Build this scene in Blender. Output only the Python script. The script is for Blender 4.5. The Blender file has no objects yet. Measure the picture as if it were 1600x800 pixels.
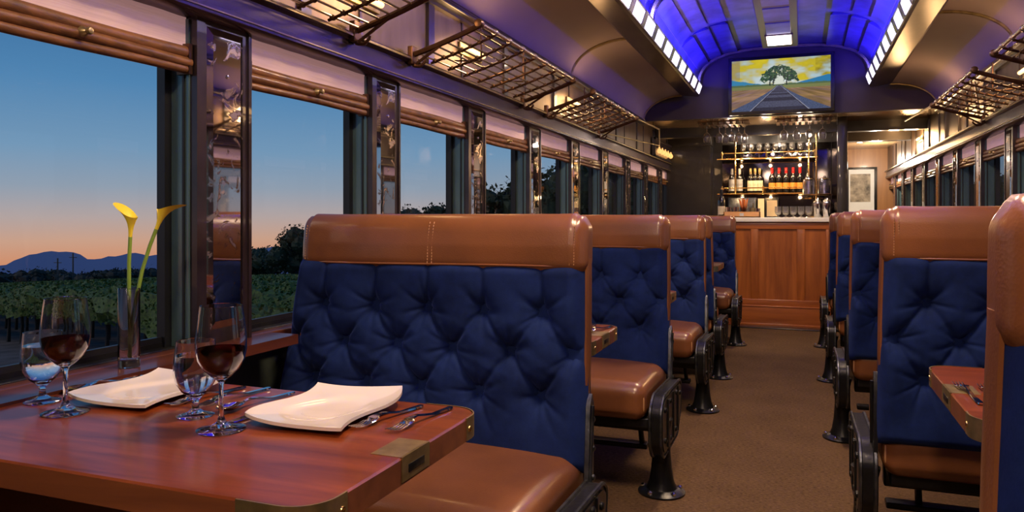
import bpy, math, random
import numpy as np
from mathutils import Vector, Matrix, Euler
random.seed(7); rng = np.random.default_rng(5)
SC = bpy.context.scene; COL = SC.collection
PI = math.pi
CAMZ = 1.12
XL, XR, XC = -1.55, 1.21, -0.17
YB = 7.8            # bulkhead
YEND = 9.7          # wall behind the bar
# ------------------------------------------------------------------ materials
def mat(name):
    m = bpy.data.materials.new(name); m.use_nodes = True
    nt = m.node_tree; b = nt.nodes.get('Principled BSDF'); return m, nt, b
def setin(b, **k):
    for a, v in k.items():
        a = a.replace('_', ' ')
        if a in b.inputs:
            b.inputs[a].default_value = (v[0], v[1], v[2], 1) if isinstance(v, (tuple, list)) and len(v) == 3 else v
def coords(nt, scale=(1, 1, 1), kind='Object'):
    t = nt.nodes.new('ShaderNodeTexCoord'); mp = nt.nodes.new('ShaderNodeMapping')
    mp.inputs['Scale'].default_value = scale
    nt.links.new(t.outputs[kind], mp.inputs['Vector']); return mp.outputs['Vector']
def noise(nt, vec, scale=5, detail=4, rough=.55, dist=0):
    n = nt.nodes.new('ShaderNodeTexNoise'); n.inputs['Scale'].default_value = scale
    n.inputs['Detail'].default_value = detail; n.inputs['Roughness'].default_value = rough
    n.inputs['Distortion'].default_value = dist
    nt.links.new(vec, n.inputs['Vector']); return n.outputs['Fac']
def ramp(nt, fac, stops):
    r = nt.nodes.new('ShaderNodeValToRGB'); e = r.color_ramp.elements
    while len(e) < len(stops): e.new(.5)
    for i, (p, c) in enumerate(stops):
        e[i].position = p; e[i].color = (c[0], c[1], c[2], 1) if not isinstance(c, float) else (c, c, c, 1)
    nt.links.new(fac, r.inputs['Fac']); return r.outputs['Color']
def bump(nt, b, h, strength=.3, dist=.01):
    n = nt.nodes.new('ShaderNodeBump'); n.inputs['Strength'].default_value = strength
    n.inputs['Distance'].default_value = dist
    nt.links.new(h, n.inputs['Height']); nt.links.new(n.outputs['Normal'], b.inputs['Normal'])
def simple(name, col, rough=.5, metal=0, spec=.5, var=.25, nscale=8, bstr=0, bscale=60, sc=(1, 1, 1), coat=0, **kw):
    m, nt, b = mat(name)
    setin(b, Roughness=rough, Metallic=metal, Coat_Weight=coat, **kw)
    b.inputs['Specular IOR Level'].default_value = spec
    v = coords(nt, sc); f = noise(nt, v, nscale)
    lo = tuple(c * (1 - var) for c in col); hi = tuple(min(1, c * (1 + var)) for c in col)
    nt.links.new(ramp(nt, f, [(.3, lo), (.7, hi)]), b.inputs['Base Color'])
    if bstr: bump(nt, b, noise(nt, v, bscale, 3), bstr, .004)
    return m
def emis(name, col, s):
    m, nt, b = mat(name); setin(b, Base_Color=col, Roughness=.4)
    b.inputs['Emission Color'].default_value = (*col, 1); b.inputs['Emission Strength'].default_value = s
    return m
def woodmat(name, a, b2, axis='x', rough=.3, coat=.5, fine=30, var=1.0):
    m, nt, b = mat(name); setin(b, Roughness=rough, Coat_Weight=coat, Coat_Roughness=.12)
    sc = {'x': (1.2, 14, 14), 'y': (14, 1.2, 14), 'z': (14, 14, 1.2)}[axis]
    v = coords(nt, sc); f = noise(nt, v, 1.3 * var, 6, .6, .6)
    nt.links.new(ramp(nt, f, [(.25, a), (.5, tuple((p + q) / 2 for p, q in zip(a, b2))), (.75, b2)]), b.inputs['Base Color'])
    bump(nt, b, noise(nt, v, 6, 3), .05, .002)
    return m
def leather(name, col):
    m, nt, b = mat(name); setin(b, Roughness=.33, Coat_Weight=.45, Coat_Roughness=.2)
    v = coords(nt); f = noise(nt, v, 3.5, 5)
    nt.links.new(ramp(nt, f, [(.3, tuple(c * .72 for c in col)), (.7, tuple(c * 1.25 for c in col))]), b.inputs['Base Color'])
    vo = nt.nodes.new('ShaderNodeTexVoronoi'); vo.inputs['Scale'].default_value = 260; nt.links.new(v, vo.inputs['Vector'])
    bump(nt, b, vo.outputs['Distance'], .12, .002)
    return m
def velvet(name, lo, hi):
    m, nt, b = mat(name); setin(b, Roughness=.85, Sheen_Weight=.55, Sheen_Roughness=.35)
    b.inputs['Sheen Tint'].default_value = (.12, .2, .75, 1)
    b.inputs['Specular IOR Level'].default_value = .15
    v = coords(nt, (1, 1, 1)); f = noise(nt, v, 7, 8, .7)
    nt.links.new(ramp(nt, f, [(.3, lo), (.72, hi)]), b.inputs['Base Color'])
    bump(nt, b, noise(nt, v, 220, 2), .15, .002)
    return m
def glassmat(name, col=(1, 1, 1), ior=1.45, rough=0.0, thin=.0):
    m, nt, b = mat(name); nt.nodes.remove(b)
    g = nt.nodes.new('ShaderNodeBsdfGlass'); g.inputs['Color'].default_value = (*col, 1)
    g.inputs['IOR'].default_value = ior; g.inputs['Roughness'].default_value = rough
    o = nt.nodes['Material Output']
    if thin:
        t = nt.nodes.new('ShaderNodeBsdfTransparent'); mx = nt.nodes.new('ShaderNodeMixShader')
        mx.inputs[0].default_value = thin
        nt.links.new(g.outputs[0], mx.inputs[1]); nt.links.new(t.outputs[0], mx.inputs[2]); nt.links.new(mx.outputs[0], o.inputs[0])
    else: nt.links.new(g.outputs[0], o.inputs[0])
    return m
def panemat(name, tint=(1, 1, 1), f0=.04):
    m, nt, b = mat(name); nt.nodes.remove(b); o = nt.nodes['Material Output']
    t = nt.nodes.new('ShaderNodeBsdfTransparent'); t.inputs[0].default_value = (*tint, 1)
    g = nt.nodes.new('ShaderNodeBsdfGlossy'); g.inputs['Roughness'].default_value = .01
    fr = nt.nodes.new('ShaderNodeFresnel'); fr.inputs['IOR'].default_value = 1.45
    mth = nt.nodes.new('ShaderNodeMath'); mth.operation = 'MULTIPLY'; mth.inputs[1].default_value = f0
    nt.links.new(fr.outputs[0], mth.inputs[0])
    mx = nt.nodes.new('ShaderNodeMixShader'); nt.links.new(mth.outputs[0], mx.inputs[0])
    nt.links.new(t.outputs[0], mx.inputs[1]); nt.links.new(g.outputs[0], mx.inputs[2]); nt.links.new(mx.outputs[0], o.inputs[0])
    return m
M = {}
M['leather'] = leather('tan_leather', (.215, .078, .028))
M['velvet'] = velvet('navy_velvet', (.0035, .0105, .056), (.013, .032, .148))
M['iron'] = simple('black_iron', (.02, .021, .024), .32, .6, nscale=20, bstr=.2)
M['steel'] = simple('worn_steel', (.10, .11, .125), .35, .9, var=.5, nscale=25, bstr=.3)
M['thread'] = simple('thread', (.5, .26, .13), .7)
M['table'] = woodmat('mahogany_top', (.075, .012, .003), (.30, .065, .014), 'x', .3, .3, var=1.3)
M['tabledge'] = woodmat('mahogany_edge', (.12, .035, .014), (.26, .085, .03), 'x', .4, .3)
M['sillwood'] = woodmat('sill_wood', (.055, .014, .007), (.14, .038, .016), 'y', .35, .4)
M['barwood'] = woodmat('bar_wood', (.19, .045, .008), (.50, .15, .028), 'z', .35, .4)
M['barwoodh'] = woodmat('bar_wood_plinth', (.24, .06, .014), (.5, .15, .035), 'x', .35, .4)
M['hallwood'] = woodmat('hall_wood', (.30, .12, .035), (.45, .2, .06), 'z', .4, .3)
M['marble'] = simple('marble', (.9, .87, .84), .2, var=.12, nscale=6, sc=(1, 3, 3))
M['brass'] = simple('brass', (.75, .5, .2), .22, 1, var=.15)
M['dullbrass'] = simple('aged_brass', (.42, .33, .16), .38, .9, var=.25, nscale=30)
M['bronze'] = simple('dark_bronze', (.12, .065, .04), .35, .85, var=.4, nscale=14)
M['rackrod'] = simple('rack_rod', (.75, .66, .6), .22, .95, var=.15)
M['chrome'] = simple('chrome', (.8, .8, .82), .08, 1, var=.03)
M['china'] = simple('china', (.84, .76, .735), .12, var=.01, coat=.3)  # white china with the pinkish room light tinted into its base
M['casing'] = simple('dark_casing', (.035, .024, .03), .28, .3, var=.4, nscale=9, coat=.4)
M['teal'] = simple('teal_jamb', (.075, .135, .155), .25, .2, var=.25, nscale=12, bstr=.1, sc=(1, 1, .3), coat=.5)
M['stop'] = simple('black_stop', (.008, .009, .011), .4)
M['header'] = simple('header_paint', (.10, .07, .085), .25, .6, var=.35, nscale=5, sc=(1, .5, 2))
M['lowwall'] = simple('lower_wall', (.030, .040, .036), .45, var=.2, nscale=3)
M['upanel'] = simple('upper_panel', (.13, .088, .06), .38, .7, var=.25, nscale=6, sc=(1, 2, .6))
M['cove'] = simple('cove_plaster', (.38, .30, .305), .8, var=.05, nscale=2)
M['soffit'] = simple('soffit_metal', (.11, .075, .05), .28, .85, var=.35, nscale=5, sc=(2, .6, 2))
M['ceil'] = simple('ceiling_metal', (.11, .10, .34), .3, .5, var=.45, nscale=5)  # silvery metal; blue of the LED wash is tinted into its base
M['ceilrib'] = simple('ceiling_rib', (.22, .22, .28), .25, .8, var=.3)
M['bulk'] = simple('bulkhead', (.045, .03, .035), .5, var=.2, nscale=3)
M['dark'] = simple('dark_panel', (.018, .015, .014), .32, var=.35, nscale=4, coat=.3)
M['underceil'] = simple('low_ceiling', (.5, .33, .16), .25, .55, var=.35, nscale=4, sc=(1, .5, 1))
M['duct'] = woodmat('duct_wood', (.07, .03, .015), (.13, .06, .03), 'y', .4, .3)
M['black'] = simple('black_plastic', (.006, .006, .007), .25, var=.1)
M['glass'] = glassmat('clear_glass', (1, 1, 1), 1.45, 0, 0)
def barglass():
    m, nt, b = mat('bar_glass'); nt.nodes.remove(b); o = nt.nodes['Material Output']
    g = nt.nodes.new('ShaderNodeBsdfGlass'); g.inputs['IOR'].default_value = 1.5
    q = nt.nodes.new('ShaderNodeBsdfGlossy'); q.inputs['Roughness'].default_value = .28  # rough gloss mixed in so the bar glasses look brightly lit
    d = nt.nodes.new('ShaderNodeLayerWeight'); d.inputs[0].default_value = .35; r = nt.nodes.new('ShaderNodeMath'); r.operation = 'MULTIPLY_ADD'; r.inputs[1].default_value = .6; r.inputs[2].default_value = .10
    nt.links.new(d.outputs['Facing'], r.inputs[0]); mx = nt.nodes.new('ShaderNodeMixShader'); nt.links.new(r.outputs[0], mx.inputs[0])
    nt.links.new(g.outputs[0], mx.inputs[1]); nt.links.new(q.outputs[0], mx.inputs[2]); nt.links.new(mx.outputs[0], o.inputs[0]); return m
M['barglass'] = barglass()
M['water'] = glassmat('water', (.97, .98, 1), 1.33)
M['wine'] = glassmat('red_wine', (.09, .003, .004), 1.34)
M['pane'] = panemat('window_pane', (.96, .98, 1), .55)
M['greenstem'] = simple('green_stem', (.22, .36, .05), .4, var=.2)
M['petal'] = simple('yellow_petal', (1.0, .74, .05), .45, var=.08, nscale=30, Subsurface_Weight=.15)
M['spadix'] = simple('spadix', (.95, .45, .02), .6)
M['white'] = simple('white_paper', (.82, .8, .76), .6, var=.04)
M['cream'] = simple('cream_label', (.78, .66, .48), .6, var=.08)
M['silverlab'] = simple('silver_label', (.5, .5, .52), .4, .3, var=.1)
M['orangelab'] = simple('orange_label', (.85, .35, .06), .5)
M['redcap'] = simple('red_capsule', (.65, .01, .012), .3)
M['orange'] = simple('orange_sticks', (.9, .25, .05), .5)
M['darkglass'] = simple('dark_bottle', (.012, .010, .010), .06, coat=1, var=.2)
M['redlab'] = simple('red_label', (.6, .03, .01), .5)
M['tray'] = woodmat('light_wood', (.5, .24, .09), (.7, .38, .16), 'x', .5, .1)
M['cover'] = simple('photo_grey', (.3, .24, .17), .6, var=.9, nscale=9)
M['led'] = emis('strip_diffuser', (.84, .78, 1.0), 2.0)
M['ductglow'] = emis('duct_panel_light', (1, .85, .68), 9)
M['bulb'] = emis('warm_bulb', (1, .62, .28), 2)
M['amber'] = emis('amber_glow', (1, .5, .16), 1.3)
M['spot'] = emis('spot_glow', (1, .8, .5), 30)
def carpet():
    m, nt, b = mat('carpet'); setin(b, Roughness=.95); b.inputs['Specular IOR Level'].default_value = .1
    v = coords(nt, (1, 1, 1)); f = noise(nt, v, 4, 4)
    v2 = coords(nt, (60, 170, 1)); g = noise(nt, v2, 1, 3, .7)
    mx = nt.nodes.new('ShaderNodeMath'); mx.operation = 'MULTIPLY_ADD'; mx.inputs[1].default_value = .22
    nt.links.new(f, mx.inputs[0]); nt.links.new(g, mx.inputs[2])
    nt.links.new(ramp(nt, mx.outputs[0], [(.35, (.03, .018, .010)), (.85, (.20, .12, .066))]), b.inputs['Base Color'])
    bump(nt, b, g, .6, .004); return m
M['carpet'] = carpet()
def mirrormat():
    m, nt, b = mat('antique_mirror')
    v = coords(nt, (1, 1, 1)); f = noise(nt, v, 14, 6, .62, 1.2)
    nt.links.new(ramp(nt, f, [(.0, (.62, .6, .62)), (.56, (.62, .6, .62)), (.60, (.16, .08, .05)), (.63, (.45, .38, .34)), (1, (.3, .25, .24))]), b.inputs['Base Color'])
    nt.links.new(ramp(nt, f, [(.54, .03), (.62, .4)]), b.inputs['Roughness'])
    b.inputs['Metallic'].default_value = 1; return m
M['mirror'] = mirrormat()
M['barmirror'] = simple('bar_mirror', (.13, .115, .12), .05, 1, var=.05)
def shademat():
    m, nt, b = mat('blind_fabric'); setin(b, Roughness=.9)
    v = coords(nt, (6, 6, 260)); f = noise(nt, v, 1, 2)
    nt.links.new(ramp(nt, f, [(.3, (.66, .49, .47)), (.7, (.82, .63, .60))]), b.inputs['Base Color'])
    b.inputs['Emission Color'].default_value = (.9, .5, .5, 1); b.inputs['Emission Strength'].default_value = .24  # glow added to imitate sky light coming through the fabric
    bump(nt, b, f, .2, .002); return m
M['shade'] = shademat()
M['hem'] = simple('brown_hem', (.17, .07, .024), .45, var=.45, nscale=9, sc=(3, 2, 8), bstr=.2, coat=.2)

# ------------------------------------------------------------------ geometry builder
class G:
    def __init__(s): s.v = []; s.f = []; s.m = []
    def add(s, vs, fs, mi=0):
        o = len(s.v); s.v += [tuple(p) for p in vs]; s.f += [tuple(i + o for i in f) for f in fs]; s.m += [mi] * len(fs); return s
    def box(s, x0, x1, y0, y1, z0, z1, mi=0, r=0, n=2):
        if r: return s.rbox((x0 + x1) / 2, (y0 + y1) / 2, (z0 + z1) / 2, (x1 - x0) / 2, (y1 - y0) / 2, (z1 - z0) / 2, r, mi, n)
        v = [(x, y, z) for x in (x0, x1) for y in (y0, y1) for z in (z0, z1)]
        return s.add(v, [(0, 1, 3, 2), (4, 6, 7, 5), (0, 4, 5, 1), (2, 3, 7, 6), (0, 2, 6, 4), (1, 5, 7, 3)], mi)
    def rbox(s, cx, cy, cz, sx, sy, sz, r, mi=0, n=3, mid=1, fn=None):
        S = (sx, sy, sz); r = min(r, sx * .999, sy * .999, sz * .999)
        ax = []
        for h in S:
            a = [-h + r * (1 - math.cos(PI / 2 * k / n)) if False else -h + r * k / n for k in range(n + 1)]
            m_ = [(-h + r) + (2 * h - 2 * r) * k / mid for k in range(1, mid)] if h - r > 1e-6 else []
            b_ = [-q for q in reversed(a)]
            if h - r <= 1e-6: b_ = b_[1:]
            ax.append(a + m_ + b_)
        idx = {}; vs = []; fs = []
        def vert(i, j, k):
            key = (i, j, k)
            if key in idx: return idx[key]
            p = [ax[0][i], ax[1][j], ax[2][k]]
            c = [max(-(S[t] - r), min(S[t] - r, p[t])) for t in range(3)]
            d = [p[t] - c[t] for t in range(3)]
            # cube->sphere mapping
            d = [q / r for q in d]
            x2, y2, z2 = d[0] ** 2, d[1] ** 2, d[2] ** 2
            e = (d[0] * math.sqrt(max(0, 1 - y2 / 2 - z2 / 2 + y2 * z2 / 3)), d[1] * math.sqrt(max(0, 1 - x2 / 2 - z2 / 2 + x2 * z2 / 3)), d[2] * math.sqrt(max(0, 1 - x2 / 2 - y2 / 2 + x2 * y2 / 3)))
            q = [c[t] + e[t] * r for t in range(3)]
            if fn: q = fn(*q)
            vs.append((q[0] + cx, q[1] + cy, q[2] + cz)); idx[key] = len(vs) - 1; return len(vs) - 1
        N = [len(a) - 1 for a in ax]
        for i in range(N[0]):
            for j in range(N[1]):
                fs.append((vert(i, j, 0), vert(i, j + 1, 0), vert(i + 1, j + 1, 0), vert(i + 1, j, 0)))
                fs.append((vert(i, j, N[2]), vert(i + 1, j, N[2]), vert(i + 1, j + 1, N[2]), vert(i, j + 1, N[2])))
        for i in range(N[0]):
            for k in range(N[2]):
                fs.append((vert(i, 0, k), vert(i + 1, 0, k), vert(i + 1, 0, k + 1), vert(i, 0, k + 1)))
                fs.append((vert(i, N[1], k), vert(i, N[1], k + 1), vert(i + 1, N[1], k + 1), vert(i + 1, N[1], k)))
        for j in range(N[1]):
            for k in range(N[2]):
                fs.append((vert(0, j, k), vert(0, j, k + 1), vert(0, j + 1, k + 1), vert(0, j + 1, k)))
                fs.append((vert(N[0], j, k), vert(N[0], j + 1, k), vert(N[0], j + 1, k + 1), vert(N[0], j, k + 1)))
        return s.add(vs, fs, mi)
    def tube(s, pts, r, n=8, mi=0, cap=True, closed=False):
        pts = [Vector(p) for p in pts]; L = len(pts); rr = r if isinstance(r, (list, tuple)) else [r] * L
        vs = []; fs = []; up = None
        for i, p in enumerate(pts):
            if closed: t = pts[(i + 1) % L] - pts[i - 1]
            else: t = pts[min(i + 1, L - 1)] - pts[max(i - 1, 0)]
            t.normalize()
            if up is None: up = Vector((0, 0, 1)) if abs(t.z) < .9 else Vector((0, 1, 0))
            a = t.cross(up); a.normalize(); b = a.cross(t); up = b
            for k in range(n):
                w = 2 * PI * k / n; vs.append(p + (a * math.cos(w) + b * math.sin(w)) * rr[i])
        for i in range(L if closed else L - 1):
            j = (i + 1) % L
            for k in range(n):
                k2 = (k + 1) % n; fs.append((i * n + k, j * n + k, j * n + k2, i * n + k2))
        if cap and not closed: fs.append(tuple(range(n))); fs.append(tuple((L - 1) * n + k for k in reversed(range(n))))
        return s.add(vs, fs, mi)
    def lathe(s, prof, c=(0, 0, 0), n=32, mi=0, ax='z', closed=False):
        vs = []; fs = []; rings = []
        def pt(r, h, w):
            if ax == 'z': return (c[0] + r * math.cos(w), c[1] + r * math.sin(w), c[2] + h)
            if ax == 'x': return (c[0] + h, c[1] + r * math.cos(w), c[2] + r * math.sin(w))
            return (c[0] + r * math.sin(w), c[1] + h, c[2] + r * math.cos(w))
        for (r, h) in prof:
            if r < 1e-6: rings.append([len(vs)] * n); vs.append(pt(0, h, 0))
            else: rings.append([len(vs) + k for k in range(n)]); vs += [pt(r, h, 2 * PI * k / n) for k in range(n)]
        L = len(prof)
        for i in range(L if closed else L - 1):
            A, B = rings[i], rings[(i + 1) % L]
            for k in range(n):
                k2 = (k + 1) % n; q = []
                for t in (A[k], A[k2], B[k2], B[k]):
                    if t not in q: q.append(t)
                if len(q) > 2: fs.append(tuple(q))
        if not closed:
            if prof[0][0] > 1e-5: fs.append(tuple(reversed(rings[0])))
            if prof[-1][0] > 1e-5: fs.append(tuple(rings[-1]))
        return s.add(vs, fs, mi)
    def prism(s, poly, a0, a1, plane='xy', mi=0):
        def P3(u, v, w): return {'xy': (u, v, w), 'yz': (w, u, v), 'xz': (u, w, v)}[plane]
        n = len(poly); vs = [P3(u, v, a0) for u, v in poly] + [P3(u, v, a1) for u, v in poly]
        fs = [tuple(reversed(range(n))), tuple(range(n, 2 * n))] + [(i, (i + 1) % n, n + (i + 1) % n, n + i) for i in range(n)]
        return s.add(vs, fs, mi)
    def strip(s, prof, y0, y1, n=1, plane='xz', mi=0):   # open profile extruded along y
        vs = []; fs = []
        for k in range(n + 1):
            y = y0 + (y1 - y0) * k / n
            vs += [(x, y, z) for x, z in prof]
        L = len(prof)
        for k in range(n):
            for i in range(L - 1): fs.append((k * L + i, k * L + i + 1, (k + 1) * L + i + 1, (k + 1) * L + i))
        return s.add(vs, fs, mi)
    def grid(s, X, Y, Z, mi=0):
        a, b = X.shape; vs = list(zip(X.ravel().tolist(), Y.ravel().tolist(), Z.ravel().tolist()))
        fs = [(i * b + j, (i + 1) * b + j, (i + 1) * b + j + 1, i * b + j + 1) for i in range(a - 1) for j in range(b - 1)]
        return s.add(vs, fs, mi)
    def build(s, name, mats, parent=None, smooth=40, loc=None, fixn=True):
        me = bpy.data.meshes.new(name); me.from_pydata(s.v, [], s.f)
        if not isinstance(mats, (list, tuple)): mats = [mats]
        for m in mats: me.materials.append(M[m] if isinstance(m, str) else m)
        if len(mats) > 1: me.polygons.foreach_set('material_index', s.m)
        me.update()
        if fixn or smooth:
            import bmesh
            bm = bmesh.new(); bm.from_mesh(me)
            if fixn: bmesh.ops.recalc_face_normals(bm, faces=bm.faces)
            if smooth:
                lim = math.radians(smooth)
                for f in bm.faces: f.smooth = True
                for e in bm.edges:
                    if len(e.link_faces) == 2:
                        if e.calc_face_angle(0) > lim: e.smooth = False
            bm.to_mesh(me); bm.free()
        o = bpy.data.objects.new(name, me); COL.objects.link(o)
        if parent: o.parent = parent
        if loc: o.location = loc
        return o
def tag(o, label=None, cat=None, group=None, kind=None):
    if label: o['label'] = label
    if cat: o['category'] = cat
    if group: o['group'] = group
    if kind: o['kind'] = kind
    return o
def thing(name, label, cat, loc=(0, 0, 0), rz=0, group=None):
    o = bpy.data.objects.new(name, None); COL.objects.link(o); o.location = loc; o.rotation_euler = (0, 0, rz)
    o.empty_display_size = .05
    return tag(o, label, cat, group)
def struct(g, name, m, parent=None, **k):
    o = g.build(name, m, parent, **k)
    if not parent: o['kind'] = 'structure'
    return o
KIDS = {}
def copytree(o, parent=None):
    c = o.copy(); COL.objects.link(c)
    if parent: c.parent = parent
    for ch in [x for x in list(COL.objects) if x.parent == o]: copytree(ch, c)
    return c
def dup(o, loc, label, group=None, rz=None, scale=None):
    c = copytree(o); c.location = loc; c['label'] = label
    if group: c['group'] = group
    if rz is not None: c.rotation_euler = (0, 0, rz)
    if scale: c.scale = scale
    return c
ORD = ['first', 'second', 'third', 'fourth', 'fifth', 'sixth', 'seventh', 'eighth', 'ninth', 'tenth', 'eleventh', 'twelfth', 'thirteenth', 'fourteenth']

# ------------------------------------------------------------------ camera
cam = bpy.data.cameras.new('camera'); co = bpy.data.objects.new('camera', cam); COL.objects.link(co)
th = math.atan(450 / 1180.)
co.location = (0, 0, CAMZ); co.rotation_euler = (PI / 2, 0, th)
cam.sensor_width = 36; cam.lens = 1180 / 1600 * 36; cam.shift_y = -62 / 1600.; cam.clip_start = .02; cam.clip_end = 5000
SC.camera = co
SC.view_settings.view_transform = 'Standard'; SC.view_settings.look = 'None'; SC.view_settings.exposure = 0
SC.cycles.max_bounces = 14; SC.cycles.transparent_max_bounces = 16; SC.cycles.transmission_bounces = 14
SC.cycles.sample_clamp_indirect = 3; SC.cycles.caustics_refractive = False; SC.cycles.caustics_reflective = False
SC.cycles.use_denoising = True

# ------------------------------------------------------------------ world: dusk sky
w = bpy.data.worlds.new('dusk'); SC.world = w; w.use_nodes = True; nt = w.node_tree
bg = nt.nodes['Background']; tc = nt.nodes.new('ShaderNodeTexCoord'); sp = nt.nodes.new('ShaderNodeSeparateXYZ')
nt.links.new(tc.outputs['Generated'], sp.inputs[0])
mr = nt.nodes.new('ShaderNodeMapRange'); mr.inputs['From Min'].default_value = -.1; mr.inputs['From Max'].default_value = .35
nt.links.new(sp.outputs['Z'], mr.inputs['Value'])
c = ramp(nt, mr.outputs[0], [(.0, (.45, .18, .09)), (.11, (.66, .29, .16)), (.16, (.62, .36, .25)), (.22, (.47, .38, .36)), (.30, (.29, .35, .43)), (.40, (.18, .32, .48)), (.57, (.085, .24, .45)), (.75, (.045, .165, .36)), (1, (.025, .10, .27))])
nt.links.new(c, bg.inputs['Color']); bg.inputs['Strength'].default_value = 1.0

# ------------------------------------------------------------------ room shell
ROOM0, ROOM1 = -1.6, 12.2
GX = .10
struct(G().box(XL - GX, XR + GX, ROOM0, ROOM1, -.06, 0), 'floor', 'carpet')
struct(G().box(-.60, .30, 7.92, 8.08, 0, .012, r=.005), 'trim_1', 'dark')
# left and right walls -------------------------------------------------
PITL, PITR = .905, .86
postsL = [(1.62 + PITL * k, 1.84 + PITL * k) for k in range(-1, 9)]
postsR = [(5.33 + PITR * k, 5.53 + PITR * k) for k in range(-5, 8)]
def wall(side):
    sg = -1 if side == 'left' else 1
    X0 = XL if side == 'left' else XR
    xo = X0 + sg * GX
    def bx(g, a, b, y0, y1, z0, z1, **k): g.box(min(a, b), max(a, b), y0, y1, z0, z1, **k)
    posts = postsL if side == 'left' else postsR
    y1 = YEND if side == 'left' else ROOM1
    ys, ye = posts[0][0], y1
    g = G()
    bx(g, xo, xo + sg * .04, ROOM0, y1, 0, .735)
    bx(g, xo, X0 + sg * (.05 if side == 'left' else 0), ROOM0, y1, 0, .735)
    bx(g, xo, X0, ROOM0, ys, .735, 1.67)
    bx(g, xo, xo + sg * .04, ROOM0, ys, .735, 2.2)
    bx(g, xo, xo + sg * .04, ys, y1, 1.67, 2.25)
    struct(g, 'wall_' + side, 'lowwall')
    # battens and pipes on the lower wall
    g = G()
    y = .292; Xw = X0 + sg * (.05 if side == 'left' else 0)
    while y < 8:
        bx(g, Xw, Xw - sg * .012, y, y + .05, .0, .70); y += PITL
    bx(g, Xw, Xw - sg * .02, ROOM0, y1, .0, .12)
    struct(g, 'baseboard_' + side, 'dark')
    # header cornice
    g = G(); f = X0 - sg * .05
    xs = X0 + sg * GX
    prof = [(xs, 1.665), (f - sg * -.012, 1.665), (f, 1.675), (f, 1.70), (f + sg * .012, 1.705), (f + sg * .012, 1.755), (f - sg * .008, 1.762), (f - sg * .008, 1.778), (xs, 1.778)]
    g.prism([(p[0], p[1]) for p in prof], ROOM0, y1, 'xz')
    struct(g, 'trim_2' if side == 'left' else 'trim_3', 'header')
    g = G(); bx(g, f - sg * .009, f - sg * .013, ROOM0, y1, 1.764, 1.772); bx(g, f - sg * .0, f - sg * .004, ROOM0, y1, 1.684, 1.688)
    struct(g, 'trim_4' if side == 'left' else 'trim_5', 'dullbrass')
    # upper panel wall
    g = G(); xp = X0 - sg * .02
    bx(g, xp, xs, ROOM0, y1, 1.778, 2.11)
    struct(g, 'trim_6' if side == 'left' else 'trim_7', 'upanel')
    g = G(); y = 1.15
    while y < y1 - .2:
        bx(g, xp, xp - sg * .012, y, y + .055, 1.778, 2.08); bx(g, xp, xp - sg * .006, y + .36, y + .375, 1.778, 2.08); y += PITL
    # dark spring moulding under the cove
    bx(g, xp, xp - sg * .05, ROOM0, YB, 2.075, 2.10, r=.008); bx(g, xp, xp - sg * .035, ROOM0, YB, 2.10, 2.118, r=.006); bx(g, xp, xp - sg * .022, ROOM0, YB, 2.055, 2.075)
    struct(g, 'trim_8' if side == 'left' else 'trim_9', 'casing')
    # sill: metal rail and wood ledge
    g = G(); bx(g, xo, X0 + sg * .05, ys, y1, .735, .762, r=.004); bx(g, xo, xo - sg * .02, ys, y1, .735, .775)
    struct(g, 'trim_10' if side == 'left' else 'trim_11', 'iron')
    g = G(); bx(g, X0 + sg * .055, X0 - sg * (.0 if side == 'left' else .02), ROOM0, y1, .728, .758, r=.006)
    if side == 'left':
        for a, b in ((ROOM0, 1.94), (2.13, 3.33), (3.51, 4.70), (5.60, 7.05)): bx(g, X0 - sg * .0, X0 - sg * .105, a, b, .728, .757)
    struct(g, 'trim_12' if side == 'left' else 'trim_13', 'sillwood')
    # posts
    for i, (a, b) in enumerate(posts):
        g = G()
        bx(g, xo, X0, a, b, .735, 1.668)
        bx(g, X0, X0 - sg * .006, a, b, .757, 1.668)
        bx(g, X0 - sg * .006, X0 - sg * .012, a, a + .03, .757, 1.668); bx(g, X0 - sg * .006, X0 - sg * .012, b - .012, b, .757, 1.668)
        # jamb boards, teal, on both reveals; black stops by the glass
        for (q, d) in ((a, -1), (b, 1)):
            g.box(min(xo, X0 + sg * .012), max(xo, X0 + sg * .012), min(q, q + d * .006), max(q, q + d * .006), .757, 1.66, mi=1)
            e0, e1 = sorted((xo, X0 + sg * .072)); g.box(e0, e1, min(q, q + d * .030), max(q, q + d * .030), .757, 1.66, mi=2)
            e0, e1 = sorted((X0 + sg * .030, X0 + sg * .024)); g.box(e0, e1, min(q, q + d * .011), max(q, q + d * .011), .757, 1.66, mi=2)
        struct(g, 'wall_%s_post' % side, ['casing', 'teal', 'stop'])
    # windows
    edges = posts + [(y1, y1 + .1)]
    nme = 0
    for i in range(len(posts)):
        a, b = posts[i][1], edges[i + 1][0]
        nme += 1
        g = G(); xg = xo - sg * .006
        bx(g, xg, xg - sg * .012, a + .0, b, .775, .79); bx(g, xg, xg - sg * .012, a, b, 1.655, 1.67)
        bx(g, xg, xg - sg * .012, a, a + .012, .775, 1.67); bx(g, xg, xg - sg * .012, b - .012, b, .775, 1.67)
        k = nme if side == 'left' else nme + 10
        wn = struct(g, 'window_%d' % k, 'stop')
        p = G(); p.add([(xg, a, .78), (xg, b, .78), (xg, b, 1.66), (xg, a, 1.66)], [(0, 1, 2, 3)])
        p.build('pane', 'pane', wn)
wall('left'); wall('right')

g = G(); g.tube([(XL - .035, 1.275, .0), (XL - .035, 1.275, .735)], .014, 10); tag(g.build('heating_pipe', 'steel'), 'grey vertical pipe on the lower wall under the foreground table', 'pipe')
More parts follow.
